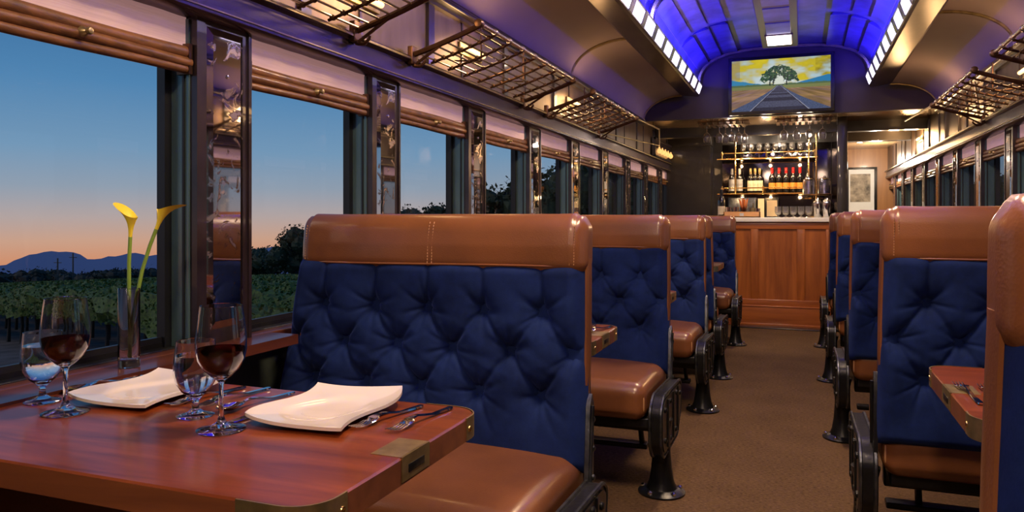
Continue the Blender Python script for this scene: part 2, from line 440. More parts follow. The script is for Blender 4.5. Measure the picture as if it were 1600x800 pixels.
# mirrors on posts
def mirror(side, i, a, b):
    sg = -1 if side == 'left' else 1; X0 = XL if side == 'left' else XR; xf = X0 - sg * .006
    n = ORD[i]
    t = thing('wall_mirror', ('tall narrow antique mirror on the %s %s window post from the foreground' % (n, side)), 'mirror', (xf, (a + b) / 2 + .005, .80), 0, 'post mirrors')
    h = .85; w2 = (b - a) / 2 - .037
    def q(x, y, z): return (-sg * x, y, z)
    v = [q(.0, -w2, 0), q(0, w2, 0), q(0, w2, h), q(0, -w2, h), q(.007, -w2 + .018, .022), q(.007, w2 - .018, .022), q(.007, w2 - .018, h - .022), q(.007, -w2 + .018, h - .022)]
    G().add([v[4], v[5], v[6], v[7]], [(0, 1, 2, 3)]).build('glass', 'mirror', t, smooth=0)
    G().add(v, [(0, 1, 5, 4), (1, 2, 6, 5), (2, 3, 7, 6), (3, 0, 4, 7)]).build('bevelled_edge', 'mirror', t, smooth=0)
    G().lathe([(0, .004), (.005, .003), (.006, 0)], (0, 0, 0), 10, ax='x').build('fixing_screw', 'chrome', t, loc=(-sg * .007 if sg > 0 else .007, 0, h - .13)).scale = (-sg, 1, 1)
    return t
for i, (a, b) in enumerate(postsL[1:]): mirror('left', i, a, b)
for i, (a, b) in enumerate(postsR[4:]): mirror('right', i, a, b)

# blinds
def blind(side, i, a, b):
    sg = -1 if side == 'left' else 1; X0 = XL if side == 'left' else XR
    x = X0 + sg * .022
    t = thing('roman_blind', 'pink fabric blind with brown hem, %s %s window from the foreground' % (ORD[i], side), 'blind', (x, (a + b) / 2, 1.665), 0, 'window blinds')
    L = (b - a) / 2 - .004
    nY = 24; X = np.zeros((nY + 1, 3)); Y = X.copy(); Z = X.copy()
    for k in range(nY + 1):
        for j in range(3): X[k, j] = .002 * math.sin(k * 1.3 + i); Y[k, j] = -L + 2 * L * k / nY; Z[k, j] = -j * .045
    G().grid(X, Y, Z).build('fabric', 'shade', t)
    g = G()
    for (zc, rz_, rx) in ((-.098, .016, .013), (-.124, .015, .017), (-.146, .012, .012)):
        vs = []; n = 14
        for k in range(nY + 1):
            y = -L + 2 * L * k / nY
            for m_ in range(n):
                w_ = 2 * PI * m_ / n
                vs.append((-sg * .008 + math.cos(w_) * rx, y, zc + .0018 * math.sin(y * 9 + i * 2 + zc * 90) + math.sin(w_) * rz_))
        fs = [(k * n + m_, k * n + (m_ + 1) % n, (k + 1) * n + (m_ + 1) % n, (k + 1) * n + m_) for k in range(nY) for m_ in range(n)]
        fs += [tuple(range(n)), tuple(nY * n + m_ for m_ in range(n))]
        g.add(vs, fs)
    g.build('rolled_hem', 'hem', t, smooth=60)
    k = G(); k.lathe([(0, .03), (.007, .028), (.009, .022), (.005, .014), (.011, .008), (.013, 0)], (0, 0, 0), 14, ax='x')
    o = k.build('pull_knob', 'dullbrass', t, loc=(-sg * .022, 0, -.118)); o.scale = (-sg, 1, 1)
    for e in (-L, L - .012): G().box(-.022, .022, e, e + .012, -.158, -.075).build('end_bracket', 'bronze', t)
eL = postsL + [(YEND, YEND)]
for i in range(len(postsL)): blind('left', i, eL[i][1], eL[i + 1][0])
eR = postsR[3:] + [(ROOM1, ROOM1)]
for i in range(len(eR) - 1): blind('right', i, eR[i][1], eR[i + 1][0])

# coves, soffits, clerestory ----------------------------------------------
def arcpts(sg, n=14):
    # springs from the wall moulding up to the soffit
    xo = (XL if sg < 0 else XR) - sg * .045
    xi = XC + sg * .945
    return [(xi + (xo - xi) * math.cos(PI / 2 * k / n), 2.11 + .235 * math.sin(PI / 2 * k / n)) for k in range(n + 1)]
for sg, nm in ((-1, 'left'), (1, 'right')):
    pr = arcpts(sg); g = G(); g.strip(pr, ROOM0, YB, 2)
    struct(g, 'ceiling_cove_' + nm, 'cove')
    for yy in (2.50, 5.12, 7.74):
        g = G(); q = [(x, yy, z - .004) for x, z in pr]
        g.tube(q, .012, 8); struct(g, 'ceiling_rib_' + nm, 'dullbrass')
    # soffit beam with slanted light face
    hx = lambda h: XC + sg * h
    g = G()
    g.strip([(hx(.95), 2.36), (hx(.95), 2.335), (hx(.935), 2.328), (hx(.785), 2.312), (hx(.770), 2.318), (hx(.735), 2.418), (hx(.745), 2.43), (hx(.84), 2.43), (hx(.84), 2.40)], ROOM0, YB - .12, 1)
    g.add([(hx(a_), YB - .12, z) for a_, z in ((.95, 2.36), (.95, 2.335), (.935, 2.328), (.785, 2.312), (.770, 2.318), (.735, 2.418), (.745, 2.43), (.84, 2.43))], [tuple(range(8))])
    struct(g, 'ceiling_soffit_' + nm, 'soffit', smooth=0)
# clerestory profile
def arch(n=40):
    out = []
    for k in range(n + 1):
        w_ = PI * k / n; c_, s_ = math.cos(w_), math.sin(w_)
        e = .62
        x = -math.copysign(abs(c_) ** e, c_) * .80; z = 2.42 + .35 * abs(s_) ** .75
        out.append((XC + x, z))
    return out
AR = arch()
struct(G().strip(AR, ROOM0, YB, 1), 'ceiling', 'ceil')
g = G()
for yy in (2.50, 5.15, 7.72):
    q = [(x + (XC - x) * .02, yy + d, z - .012) for x, z in AR for d in (0,)]
    g.tube(q, .028, 8)
    q = [(x + (XC - x) * .02, yy + .09, z - .008) for x, z in AR]
    g.tube(q, .008, 6)
struct(g, 'trim_14', 'ceilrib')
# raised panels of the clerestory, stepped sheets
def archpoint(t):
    f = t * (len(AR) - 1); i = min(int(f), len(AR) - 2); r = f - i
    return AR[i][0] * (1 - r) + AR[i + 1][0] * r, AR[i][1] * (1 - r) + AR[i + 1][1] * r
g = G()
for (a, b) in ((-.15, 2.5), (2.5, 5.15), (5.15, 7.72)):
    for half in (0, 1):
        y0 = a + .12 + half * (b - a) / 2; y1_ = y0 + (b - a) / 2 - .10
        for (t0, t1) in ((.10, .20), (.215, .30), (.315, .385), (.615, .685), (.70, .785), (.80, .90)):
            top = []
            for k in range(5):
                x, z = archpoint(t0 + (t1 - t0) * k / 4)
                # inward normal approx toward (XC,2.3)
                d = Vector((XC - x, 2.35 - z)); d.normalize(); lift = .006 + .024 * (k / 4 if t0 < .5 else 1 - k / 4)
                top.append((x + d.x * lift, z + d.y * lift))
            n = len(top)
            vs = [(x, y0, z) for x, z in top] + [(x, y1_, z) for x, z in top]
            base = []
            for k in range(5):
                x, z = archpoint(t0 + (t1 - t0) * k / 4); base.append((x, z))
            vs += [(x, y0, z) for x, z in base] + [(x, y1_, z) for x, z in base]
            fs = [(k, k + 1, n + k + 1, n + k) for k in range(n - 1)]
            fs += [(0, n, 3 * n, 2 * n), (n - 1, 3 * n - 1, 4 * n - 1, 2 * n - 1)]
            fs += [(k, 2 * n + k, 2 * n + k + 1, k + 1) for k in range(n - 1)] + [(n + k, n + k + 1, 3 * n + k + 1, 3 * n + k) for k in range(n - 1)]
            g.add(vs, fs)
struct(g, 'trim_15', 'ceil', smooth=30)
# bulkhead
top = [(x, z) for x, z in AR]
poly = [(XL - GX, 2.105), (XR + GX, 2.105), (XR + GX, 2.44), (XC + .95, 2.44)] + [(x, z + .02) for x, z in reversed(top)] + [(XC - .95, 2.44), (XL - GX, 2.44)]
g = G(); g.prism(poly, YB, YB + .06, 'xz'); struct(g, 'wall_front', 'bulk', smooth=0)
struct(G().box(XL - GX, XR + GX, YB + .06, ROOM1, 2.105, 2.16), 'ceiling_low', 'underceil')
g = G(); g.box(XL, XR, 8.55, 8.66, 2.0, 2.105); g.box(.44, XR, 9.7, 9.85, 2.0, 2.105)
struct(g, 'trim_16', 'dark')
# wall behind bar, partition, corridor
struct(G().box(XL - GX, .44, YEND, YEND + .05, 0, 2.105), 'wall_back', 'dark')
g = G(); g.box(.355, .43, 8.2, YEND, 0, 2.105); g.box(.347, .438, 8.14, 8.22, 0, 2.105, r=.006); struct(g, 'wall_partition', 'dark')
struct(G().box(.43, XR + GX, ROOM1, ROOM1 + .05, 0, 2.105), 'wall_corridor', 'hallwood')
struct(G().box(.43, .44, YEND, ROOM1, 0, 2.105), 'wall_corridor_side', 'hallwood')
struct(G().box(XL - GX - .04, XR + GX + .04, ROOM0 - .05, ROOM0, 0, 2.9), 'wall_rear', 'bulk')
# dark side cupboard wall in front of the end of the left windows
g = G(); g.box(XL - .0, -1.02, 9.45, YEND, 0, 2.0); g.box(XL, -1.0, 9.43, YEND, 1.98, 2.105, r=.01)
struct(g, 'trim_17', 'dark')

# centre duct with purple glass and light panels
dl = -.05
t = thing('ceiling_duct', 'wood framed central ceiling duct with purple panels above the aisle', 'ceiling duct', (XC, 3.0, 2.67))
g = G(); g.box(-.155, .155, -4.5, 4.35, .0, .10, r=.01); g.build('casing', 'duct', t)
g = G()
for k in range(14):
    y0 = 4.20 - .17 - .42 - k * .46
    if k == 0: y0 = 4.20 - .62
    g.box(-.095, .095, 3.40 - k * .46 - .0, 3.40 - k * .46 + .38, -.006, .0)
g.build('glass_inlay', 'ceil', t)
tl = thing('ceiling_light_panel', 'small glowing rectangular light at the end of the ceiling duct', 'ceiling light', (XC, 7.02, 2.664))
G().box(-.10, .10, -.19, .15, -.012, .006, r=.004).build('diffuser', 'ductglow', tl)
G().box(-.115, .115, -.205, .165, -.004, .0055, r=.002).build('rim', 'duct', tl)

# ------------------------------------------------------------------ light strips
for sg, nm in ((-1, 'left'), (1, 'right')):
    t = thing('light_strip', 'long row of glowing white square ceiling panes, %s side of blue ceiling' % nm, 'light strip', (XC, 0, 0))
    # face from (.770,2.318) to (.735,2.418)
    d = Vector((sg * (.735 - .770), 0, .1)); nrm = Vector((-sg * .1, 0, -.035)).normalized()
    def fp(u, y, o): p = Vector((sg * .770, y, 2.318)) + d * u + nrm * o; return (p.x, p.y, p.z)
    for k in range(26):
        y1_ = 7.64 - k * .365; y0 = y1_ - .290
        if y1_ < -1.2: break
        vs = [fp(.12, y0, .001), fp(.12, y1_, .001), fp(.9, y1_, .001), fp(.9, y0, .001), fp(.15, y0 + .008, .006), fp(.15, y1_ - .008, .006), fp(.87, y1_ - .008, .006), fp(.87, y0 + .008, .006)]
        G().add(vs, [(4, 5, 6, 7), (0, 1, 5, 4), (1, 2, 6, 5), (2, 3, 7, 6), (3, 0, 4, 7)]).build('diffuser', 'led', t, smooth=0)
    g = G()
    for u in (.04, .96): g.tube([fp(u, -1.4, .004), fp(u, 7.67, .004)], .004, 6)
    for k in range(25):
        y1_ = 7.64 - k * .365 - .290; y0 = y1_ - .075; q = [fp(.06, y0, .002), fp(.06, y1_, .002), fp(.94, y1_, .002), fp(.94, y0, .002), fp(.06, y0, .012), fp(.06, y1_, .012), fp(.94, y1_, .012), fp(.94, y0, .012)]
        g.add(q, [(4, 5, 6, 7), (0, 1, 5, 4), (1, 2, 6, 5), (2, 3, 7, 6), (3, 0, 4, 7)])
    g.build('divider_frame', 'casing', t)

# ------------------------------------------------------------------ lights
def area(name, loc, rot, sx, sy, energy, col, spread=PI):
    l = bpy.data.lights.new(name, 'AREA'); l.shape = 'RECTANGLE'; l.size = sx; l.size_y = sy; l.energy = energy; l.color = col; l.spread = spread
    o = bpy.data.objects.new(name, l); COL.objects.link(o); o.location = loc; o.rotation_euler = rot; return o
def point(name, loc, energy, col, r=.03):
    l = bpy.data.lights.new(name, 'POINT'); l.energy = energy; l.color = col; l.shadow_soft_size = r
    o = bpy.data.objects.new(name, l); COL.objects.link(o); o.location = loc; return o
def spot(name, loc, energy, col, ang=1.2, r=.03, rot=(0, 0, 0)):
    l = bpy.data.lights.new(name, 'SPOT'); l.energy = energy; l.color = col; l.shadow_soft_size = r; l.spot_size = ang; l.spot_blend = .6
    o = bpy.data.objects.new(name, l); COL.objects.link(o); o.location = loc; o.rotation_euler = rot; return o
BLUE = (.06, .03, 1.0)
for sg in (-1, 1):
    area('clerestory_blue', (XC + sg * .79, 3.0, 2.438), (PI, 0, 0), .05, 9.0, 250, BLUE).rotation_euler = (PI, sg * -.5, 0)
WARM = (1, .70, .42)
for yy in (-.6, 1.6, 4.0): area('duct_light', (XC, yy, 2.655), (0, 0, 0), .2, .5, 46, WARM)
point('counter_fill', (.1, 8.3, 1.95), 2.5, (1, .8, .6), .02); area('duct_light_end', (XC, 6.99, 2.645), (0, 0, 0), .18, .3, 6, WARM)  # first is a fill light added near the canisters, without a fixture
point('rear_fill', (-.75, -.9, 2.15), 9, (1, .74, .52), .10); point('rear_fill', (.5, -.9, 2.15), 5, (1, .74, .52), .10)  # unseen fill lights added behind the camera

# ------------------------------------------------------------------ wall sconces behind racks
def sconce(side, i, y, lab, en=3.2):
    sg = -1 if side == 'left' else 1; X0 = (XL if side == 'left' else XR) - sg * .02
    t = thing('wall_sconce', lab, 'wall lamp', (X0, y, 1.93), 0, 'warm wall lamps behind the luggage racks')
    G().box(min(0, -sg * .012), max(0, -sg * .012), -.13, .13, -.03, .03, r=.004).build('backplate', 'dullbrass', t)
    G().tube([(-sg * .03, -.11, 0), (-sg * .03, .11, 0)], .012, 10).build('glowing_tube', 'bulb', t)
    point('sconce_light', (X0 - sg * .10, y, 1.93), en, (1, .58, .25), .07)
for i, y in enumerate((2.42, 3.42, 5.2)): sconce('left', i, y, '%s warm tube lamp behind the left luggage rack, counted from the foreground' % ORD[i])
for i, y in enumerate((4.9, 6.7, 8.9)): sconce('right', i, y, '%s warm tube lamp on the right upper wall, counted from the foreground' % ORD[i], (3.2, 5, 20)[i])

# ------------------------------------------------------------------ luggage racks
def rack(side):
    sg = -1 if side == 'left' else 1
    t = thing('luggage_rack', 'rack', 'luggage rack', (0, 0, 0), 0, 'overhead luggage racks')
    L = 1.34
    x0 = 0; x1 = -sg * .30; z0 = 1.79 - 1.79; z1 = .095
    def pt(u, y, dz=0): return (x0 + (x1 - x0) * u, y, z0 + z1 * u + dz - .004 * math.sin(PI * u))
    g = G()
    for k in range(7): u = .06 + .88 * k / 6 * .96; g.tube([pt(u, 0), pt(u, L)], .0045, 8)
    g.build('long_rod', 'rackrod', t)
    g = G()
    g.tube([pt(1, -.01, .006), pt(1, L + .01, .006)], .009, 10)
    for y in [k * L / 8 for k in range(9)]: g.lathe([(.0, -.014), (.012, -.012), (.0145, 0), (.012, .012), (0, .014)], pt(1, y, .006), 10, ax='y')
    g.build('front_rail', 'rackrod', t)
    g = G()
    for k in range(1, 8):
        y = L * k / 8; g.tube([pt(u / 8, y, -.005) for u in range(9)], .006, 8)
        for j in range(7):
            u = .06 + .88 * j / 6 * .96; p = pt(u, y, -.002); g.lathe([(0, -.011), (.009, -.008), (.011, 0), (.009, .008), (0, .011)], p, 8, ax='y')
    g.build('cross_bar', 'bronze', t)
    for y in (0, L):
        g = G(); pts = [pt(u / 8, y, -.004) for u in range(9)]
        g.tube([(p[0], p[1], p[2]) for p in pts], [.012] * 9, 8)
        g.tube([(-sg * .0, y, -.035), (-sg * .012, y, -.05), (-sg * .035, y + .0, -.052), (-sg * .055, y, -.038), (-sg * .06, y, -.025)], [.009, .008, .007, .006, .005], 8)
        g.box(-.012, .012, y - .025, y + .025, -.045, .03, r=.004)
        g.lathe([(0, -.02), (.016, -.016), (.02, 0), (.016, .016), (0, .02)], pt(1, y, .004), 12, ax='y')
        g.tube([pt(.55, y), (x0 + (x1 - x0) * .28, y, -.0), (x0, y, -.05)], .006, 6)
        g.build('bracket', 'bronze', t)
    for y in (L * .3, L * .72):
        g = G(); g.tube([pt(.45, y, 0), (x0 + (x1 - x0) * .45, y, .20)], .005, 6); g.tube([pt(.45, y, -.0), (x0 + (x1 - x0) * .40, y, .04), (0, y, .05)], .004, 6)
        g.build('stay_rod', 'bronze', t)
    return t
rl = rack('left'); rr = rack('right')
pos = [1.0, 2.77, 4.54]
for i, y in enumerate(pos):
    lab = '%s dark metal luggage rack from the foreground, above the left windows' % ORD[i]
    o = rl if i == 0 else dup(rl, (0, 0, 0), lab)
    o.location = (XL + .055, y, 1.79); o['label'] = lab
for i, y in enumerate((2.80, 4.57)):
    lab = '%s dark metal luggage rack from the foreground, above the right windows' % ['nearer', 'farther'][i]
    lab = '%s dark metal luggage rack above the right windows' % ['nearer', 'farther'][i]
    o = rr if i == 0 else dup(rr, (0, 0, 0), lab)
    o.location = (XR - .055, y, 1.79); o['label'] = lab
# rack end frame further on, left
g = G(); x = XL + .055
g.tube([(x, 5.92, 1.80), (x, 5.92, 2.0), (x + .22, 5.95, 1.93), (x + .23, 7.28, 1.955), (x + .23, 7.3, 1.80)], .008, 8); g.tube([(x + .02, 5.92, 1.79), (x + .23, 7.3, 1.80)], .006, 8)
tag(g.build('hanging_rail', 'dullbrass'), 'thin bronze rail frame beyond the last luggage rack on the left', 'rail')
g = G(); x = XR - .055
g.tube([(x, 6.0, 1.80), (x - .03, 6.02, 2.05)], .01, 8); g.tube([(x - .28, 5.95, 1.90), (x - .26, 7.7, 1.99)], .008, 8); g.tube([(x - .22, 6.05, 1.93), (x - .2, 7.7, 2.03)], .008, 8)
tag(g.build('hanging_rail', 'dullbrass'), 'pair of brass rails beyond the right luggage rack near bulkhead', 'rail')
# amber bottle rack on the wall past the bulkhead, left
t = thing('wall_bottle_rack', 'framed wall rack of small amber glowing globes past the last left windows', 'bottle rack', (XL + .05, 8.9, 1.87))
g = G()
for (y0, y1_, z0, z1_) in ((-.6, .6, .10, .12), (-.6, .6, -.09, -.075), (-.6, -.58, -.09, .12), (.58, .6, -.09, .12)): g.box(0, .02, y0, y1_, z0, z1_)
g.box(-.02, .0, -.6, .6, -.09, .12); g.build('frame', 'casing', t)
for k in range(5):
    y = -.42 + .2 * k
    G().lathe([(0, -.03), (.018, -.022), (.027, 0), (.018, .022), (.008, .034), (.007, .05), (0, .05)], (0.03, y, -.02), 12).build('globe', 'amber' , t)

# ------------------------------------------------------------------ benches
HW = .465
def yc(z): return .232 + .055 * (z - .45) / .67
R1 = [-.345, -.1725, 0, .1725, .345]; R2 = [-.43, -.2585, -.086, .086, .2585, .43]
BT = [(x, .85) for x in R1] + [(x, .738) for x in R2] + [(x, .618) for x in R1]
SEG = []
for x in R1:
    SEG.append(((x, .85), (x, 1.0)))
    for x2 in R2:
        if abs(x2 - x) < .1:
            SEG.append(((x, .85), (x2, .738))); SEG.append(((x, .618), (x2, .738)))
    SEG.append(((x, .618), (x - .03, .50))); SEG.append(((x, .618), (x + .05, .52)))
def tuft(nx=210, nz=130, seed=0):
    r_ = np.random.default_rng(seed)
    xs = np.linspace(-HW, HW, nx); zs = np.linspace(.415, .985, nz)
    X, Z = np.meshgrid(xs, zs, indexing='ij')
    ex = np.clip((HW - np.abs(X)) / .045, 0, 1); ez0 = np.clip((Z - .415) / .04, 0, 1); ez1 = np.clip((.985 - Z) / .03, 0, 1)
    E = (1 - (1 - ex) ** 2.2) * (1 - (1 - ez0) ** 2.2) * (.72 + .28 * (1 - (1 - ez1) ** 2))
    Dp = np.ones_like(X)
    C = np.zeros_like(X)
    for (p, q) in SEG:
        p = np.array(p); q = np.array(q); d = q - p; L = np.hypot(*d)
        t_ = np.clip(((X - p[0]) * d[0] + (Z - p[1]) * d[1]) / L ** 2, 0, 1)
        wob = .004 * np.sin(t_ * 9 + p[0] * 40)
        nx_, nz_ = -d[1] / L, d[0] / L
        dist = np.abs(np.hypot(X - (p[0] + t_ * d[0]), Z - (p[1] + t_ * d[1])) + wob * 0)
        vert = abs(d[0]) < .001
        fade = (.55 + .45 * np.maximum(np.exp(-t_ * L / .04), 0 if vert or q[1] < .53 else np.exp(-(1 - t_) * L / .04)))
        if q[1] < .56: fade = np.exp(-t_ * L / .05)
        C = np.maximum(C, fade * (.55 * np.exp(-(dist / .007) ** 2) + .45 * np.exp(-(dist / .03) ** 2)))
    B = np.zeros_like(X); W = np.zeros_like(X)
    for i, (bx_, bz) in enumerate(BT):
        dx, dz = X - bx_, Z - bz; r = np.hypot(dx, dz); a = np.arctan2(dz, dx)
        B = np.maximum(B, np.exp(-(r / .028) ** 1.15))
        n = 5 + i % 3; ph = r_.uniform(0, 6)
        ray = np.abs(np.cos(n * a * .5 + ph + .5 * np.sin(a * 2 + i))) ** 10
        W += ray * np.exp(-r / .04) * np.clip(r / .01, 0, 1)
    D = E * (.060 - .020 * C - .042 * B - .013 * np.clip(W, 0, 1.3))
    D += E * .0025 * np.sin(X * 13 + Z * 7) + E * .0012 * r_.normal(size=(nx // 6 + 2, nz // 6 + 2)).repeat(6, 0).repeat(6, 1)[:nx, :nz] * 0
    # fine stretch wrinkles
    D += E * .0012 * np.sin(90 * (X * .8 + Z * .6) + 6 * np.sin(Z * 18)) * (.3 + C)
    return X, Z, D
TX, TZ, TD = tuft()
YCZ = .232 + .055 * (TZ - .45) / .67
ME_CACHE = {}
def make_bench(ax, flip, front_detail=True):
    """ax: aisle side (+1 aisle at +x). flip=False back at +y side, faces -y. flip=True back at -y side, faces +y."""
    t = thing('train_bench', 'bench', 'bench', (0, 0, 0), 0, 'train benches')
    fy = -1 if flip else 1
    Y = lambda y: fy * y
    # seat cushion
    def crown(x, y, z):
        k = (1 - (x / .47) ** 4) * (1 - (y / .28) ** 4)
        if z > .03: z += .016 * k
        if z > -.05:
            if y < -.2: y -= .010 * (1 - (x / .47) ** 4) * (1 - (z / .08) ** 2)
            if y > .2: y += .010 * (1 - (x / .47) ** 4) * (1 - (z / .08) ** 2)
        return (x, y, z)
    cu = G().rbox(0, 0, .392, HW, .27, .073, .048, n=4, mid=8, fn=crown).build('seat', 'leather', t, smooth=70)
    g = G()
    for s_ in (-1, 1):
        y = s_ * .262; yr = s_ * .240
        g.tube([(-.43, yr * 1.03, .450), (-.3, yr * 1.04, .452), (0, yr * 1.05, .454), (.3, yr * 1.04, .452), (.43, yr * 1.03, .450)], .0035, 6)
        for e in (-1, 1):
            g.tube([(e * .445, yr, .437), (e * .456, yr * 1.04, .41), (e * .457, yr * 1.045, .37), (e * .45, yr, .34)], .003, 6)
    for e in (-1, 1): g.tube([(e * .437, -.245, .449), (e * .438, 0, .458), (e * .437, .245, .449)], .003, 6)
    g.build('piping', 'thread', cu)
    # tufted panels both faces
    for nm, sd in (('front_pad', -1), ('rear_pad', 1)):
        key = (nm, fy)
        g = G(); YY = (YCZ + sd * (.012 + TD)) * fy
        uw = (HW - ax * TX) / (2 * HW); fl = np.clip((1.1 - TZ) / .6, 0, 1)
        XX = TX - ax * (.085 if ax > 0 else .0) * fl * uw + ax * .018 * fl * (1 - uw)
        g.grid(XX, YY, TZ)
        o = g.build('tufted_pad', 'velvet', t, smooth=80)
    G().prism([(Y(yc(.42) - .03), .42), (Y(yc(.42) + .03), .42), (Y(yc(1.0) + .03), 1.0), (Y(yc(1.0) - .03), 1.0)], -HW + .006, HW - .006, 'yz').build('back_core', 'velvet', t)
    # leather cap
    def capf(x, y, z):
        zz = z + 1.036
        k = 1 - (x / .48) ** 6
        y = y * (1 - .12 * max(0, z) / .077) + (zz - 1.05) * .06 + (.006 * k if y > 0 else -.006 * k) * (1 - (z / .08) ** 2)
        if abs(x) < .012: sgn = 1 if y > 0 else -1; y -= sgn * .003
        # gathers at the ends
        if abs(x) > .40 and z > 0: z -= .0025 * math.sin(abs(x) * 260)
        return (x, Y(y), z)
    cap = G().rbox(0, Y(yc(1.036)), 1.036, HW + .008, .063, .091, .048, n=5, mid=16, fn=capf).build('leather_cap', 'leather', t, smooth=70)
    g = G()
    zt = 1.05
    for sd in (-1, 1):
        for dx in (-.007, .007):
            pts = []
            for k in range(15):
                a = k / 14; z = .98 + a * .125
                off = .0655 - .004 * max(0, (z - 1.03) / .05) if z < 1.075 else .0625 - .045 * (1 - math.sqrt(max(0, 1 - ((z - 1.075) / .05) ** 2)))
                pts.append((dx + .0, Y(yc(z) + (z - 1.05) * .0 + sd * (off + .0005)), z))
            for k in range(14):
                p, q = Vector(pts[k]), Vector(pts[k + 1]); g.tube([p.lerp(q, .15), p.lerp(q, .8)], .0018, 4)
        # bottom welt
        G().tube([(x, Y(yc(.978) + sd * (.030 + .0345 * (1 - (abs(x) / HW) ** 10))), .979 + .002 * math.sin(x * 6)) for x in np.linspace(-HW, HW, 61).tolist()], .0035, 6).build('welt', 'leather', cap)
        # vertical end stitches
        for e in (-1, 1):
            for dx in (.43, .442):
                for k in range(14):
                    z = .985 + k * .0078; yy = yc(z) + sd * (.0625 - max(0, (dx - .43)) * .1 - (0 if z < 1.06 else (z - 1.06) ** 2 * 6))
                    g.tube([(e * dx, Y(yy), z), (e * dx, Y(yy), z + .0048)], .0017, 4)
    g.build('stitching', 'thread', cap)
    # side gussets
    for e in (-1, 1):
        g = G()
        pts = [(e * (HW + .002 + .004 * math.sin(k / 10 * PI)), Y(yc(.45 + .055 * k)), .45 + .055 * k) for k in range(11)]
        n = 10; vs = []
        for p in pts:
            for k in range(n):
                w_ = 2 * PI * k / n; vs.append((p[0] + .008 * math.cos(w_), p[1] + .026 * math.sin(w_), p[2]))
        fs = [(i * n + k, i * n + (k + 1) % n, (i + 1) * n + (k + 1) % n, (i + 1) * n + k) for i in range(10) for k in range(n)] + [tuple(range(n)), tuple(10 * n + k for k in range(n))]
        g.add(vs, fs); g.build('side_gusset', 'leather', t)
    # metal back bracket, aisle side
    e = ax; xo = e * (HW + .012)
    g = G(); g.prism([(Y(.19), .36), (Y(.25), .36), (Y(.258), .60), (Y(.238), .63), (Y(.215), .60)], min(xo, xo + e * .012), max(xo, xo + e * .012), 'yz')
    for z in (.40, .48, .56): g.lathe([(.0085, 0), (.0085, .006), (.004, .009), (0, .009)], (xo + e * .012 if e > 0 else xo - .012 - .0, Y(.235), z), 10, ax='x')
    g.tube([(xo + e * .014, Y(.205), .38), (xo + e * .016, Y(.228), .60)], .005, 6)
    g.build('back_bracket', 'steel' if ax > 0 else 'iron', t)
    # aisle end casting
    pl = [(-.27, .235), (-.22, .175), (.13, .175), (.22, .26), (.25, .37), (.21, .40), (-.20, .415), (-.27, .37)]
    if flip: pass
    xa, xb = e * .485, e * .525
    def rnd(pl_, r=.03, n=4):
        out = []
        N = len(pl_)
        for i in range(N):
            p0 = Vector(pl_[i - 1]); p = Vector(pl_[i]); p1 = Vector(pl_[(i + 1) % N])
            a = (p0 - p); b = (p1 - p); ra = min(r, a.length * .4); rb_ = min(r, b.length * .4)
            A = p + a.normalized() * ra; B_ = p + b.normalized() * rb_
            for k in range(n + 1):
                s_ = k / n; q = A * (1 - s_) ** 2 + p * 2 * s_ * (1 - s_) + B_ * s_ ** 2; out.append((q.x, q.y))
        return out
    rp = rnd(pl)
    g = G(); g.prism(rp, min(xa, xb), max(xa, xb), 'yz')
    rp2 = rnd([(p[0] * .93, .295 + (p[1] - .295) * .88) for p in pl])
    g.prism(rp2, min(xb, xb + e * .006), max(xb, xb + e * .006), 'yz')
    for (y, z) in ((-.2, .36), (-.2, .24), (-.08, .22), (-.08, .37), (.06, .22), (.08, .37), (.17, .35)): g.lathe([(.011, 0), (.011, .005), (.006, .009), (0, .009)] if e > 0 else [(0, -.009), (.006, -.009), (.011, -.005), (.011, 0)], (xb + e * .006, y, z), 10, ax='x')
    for y in (-.14, 0, .12): g.box(min(xb + e * .004, xb + e * .012), max(xb + e * .004, xb + e * .012), y - .006, y + .006, .20, .39)
    ec = g.build('end_casting', 'iron', t)
    g = G(); g.tube([(p_x, p[0], p[1]) for p in rp for p_x in (xa - e * .001,)], .007, 6, closed=True)
    g.tube([(xb + e * .001, p[0], p[1]) for p in rp], .006, 6, closed=True); g.build('casting_rim', 'steel', ec)
    # pedestal
    g = G(); px, py = e * .50, -.10
    g.lathe([(.0, 0), (.092, 0), (.095, .008), (.085, .014), (.062, .022), (.050, .05), (.042, .10), (.036, .17), (.036, .26), (.045, .30), (0, .30)], (px, py, 0), 24)
    g.build('pedestal', 'iron', t)
    for k in range(5):
        a = 2 * PI * k / 5 + .5; G().lathe([(.010, 0), (.010, .008), (.005, .013), (0, .013)], (px + .078 * math.cos(a), py + .078 * math.sin(a), .013), 8).build('floor_bolt', 'chrome', t)
    # underframe & footrest
    g = G(); g.box(-.44, .485, -.22, .22, .285, .325, r=.006); g.box(-.44, .50, -.03, .03, .22, .29, r=.006); g.build('underframe', 'iron', t)
    g = G(); g.box(-.42, .40, .11, .17, .10, .122, r=.006)
    for x in (-.35, .34): g.tube([(x, .06, .29), (x + .01, .07, .24), (x + .03, .12, .20), (x + .035, .14, .11)], [.016, .014, .012, .012], 8)
    g.build('footrest', 'iron', t)
    # wall side leg
    G().box(-e * .44 - .02, -e * .44 + .02, -.05, .05, 0, .29, r=.006).build('wall_side_leg', 'iron', t)
    return t
LX = -1.025; RX = .70
bA = make_bench(1, False); bD = make_bench(1, True); bR = make_bench(-1, True)
lefts = [(1.79, 'large tufted navy velvet bench with tan leather cap behind the set foreground table'),
         (3.18, 'second bench on the left side, facing the camera, next table before it'),
         (4.57, 'third bench on the left side, its tan cap just past the second bench'),
         (6.95, 'last bench on the left side, beside the bar counter')]
for i, (y, lab) in enumerate(lefts):
    o = bA if i == 0 else dup(bA, (0, 0, 0), lab)
    o.location = (LX, y, 0); o['label'] = lab
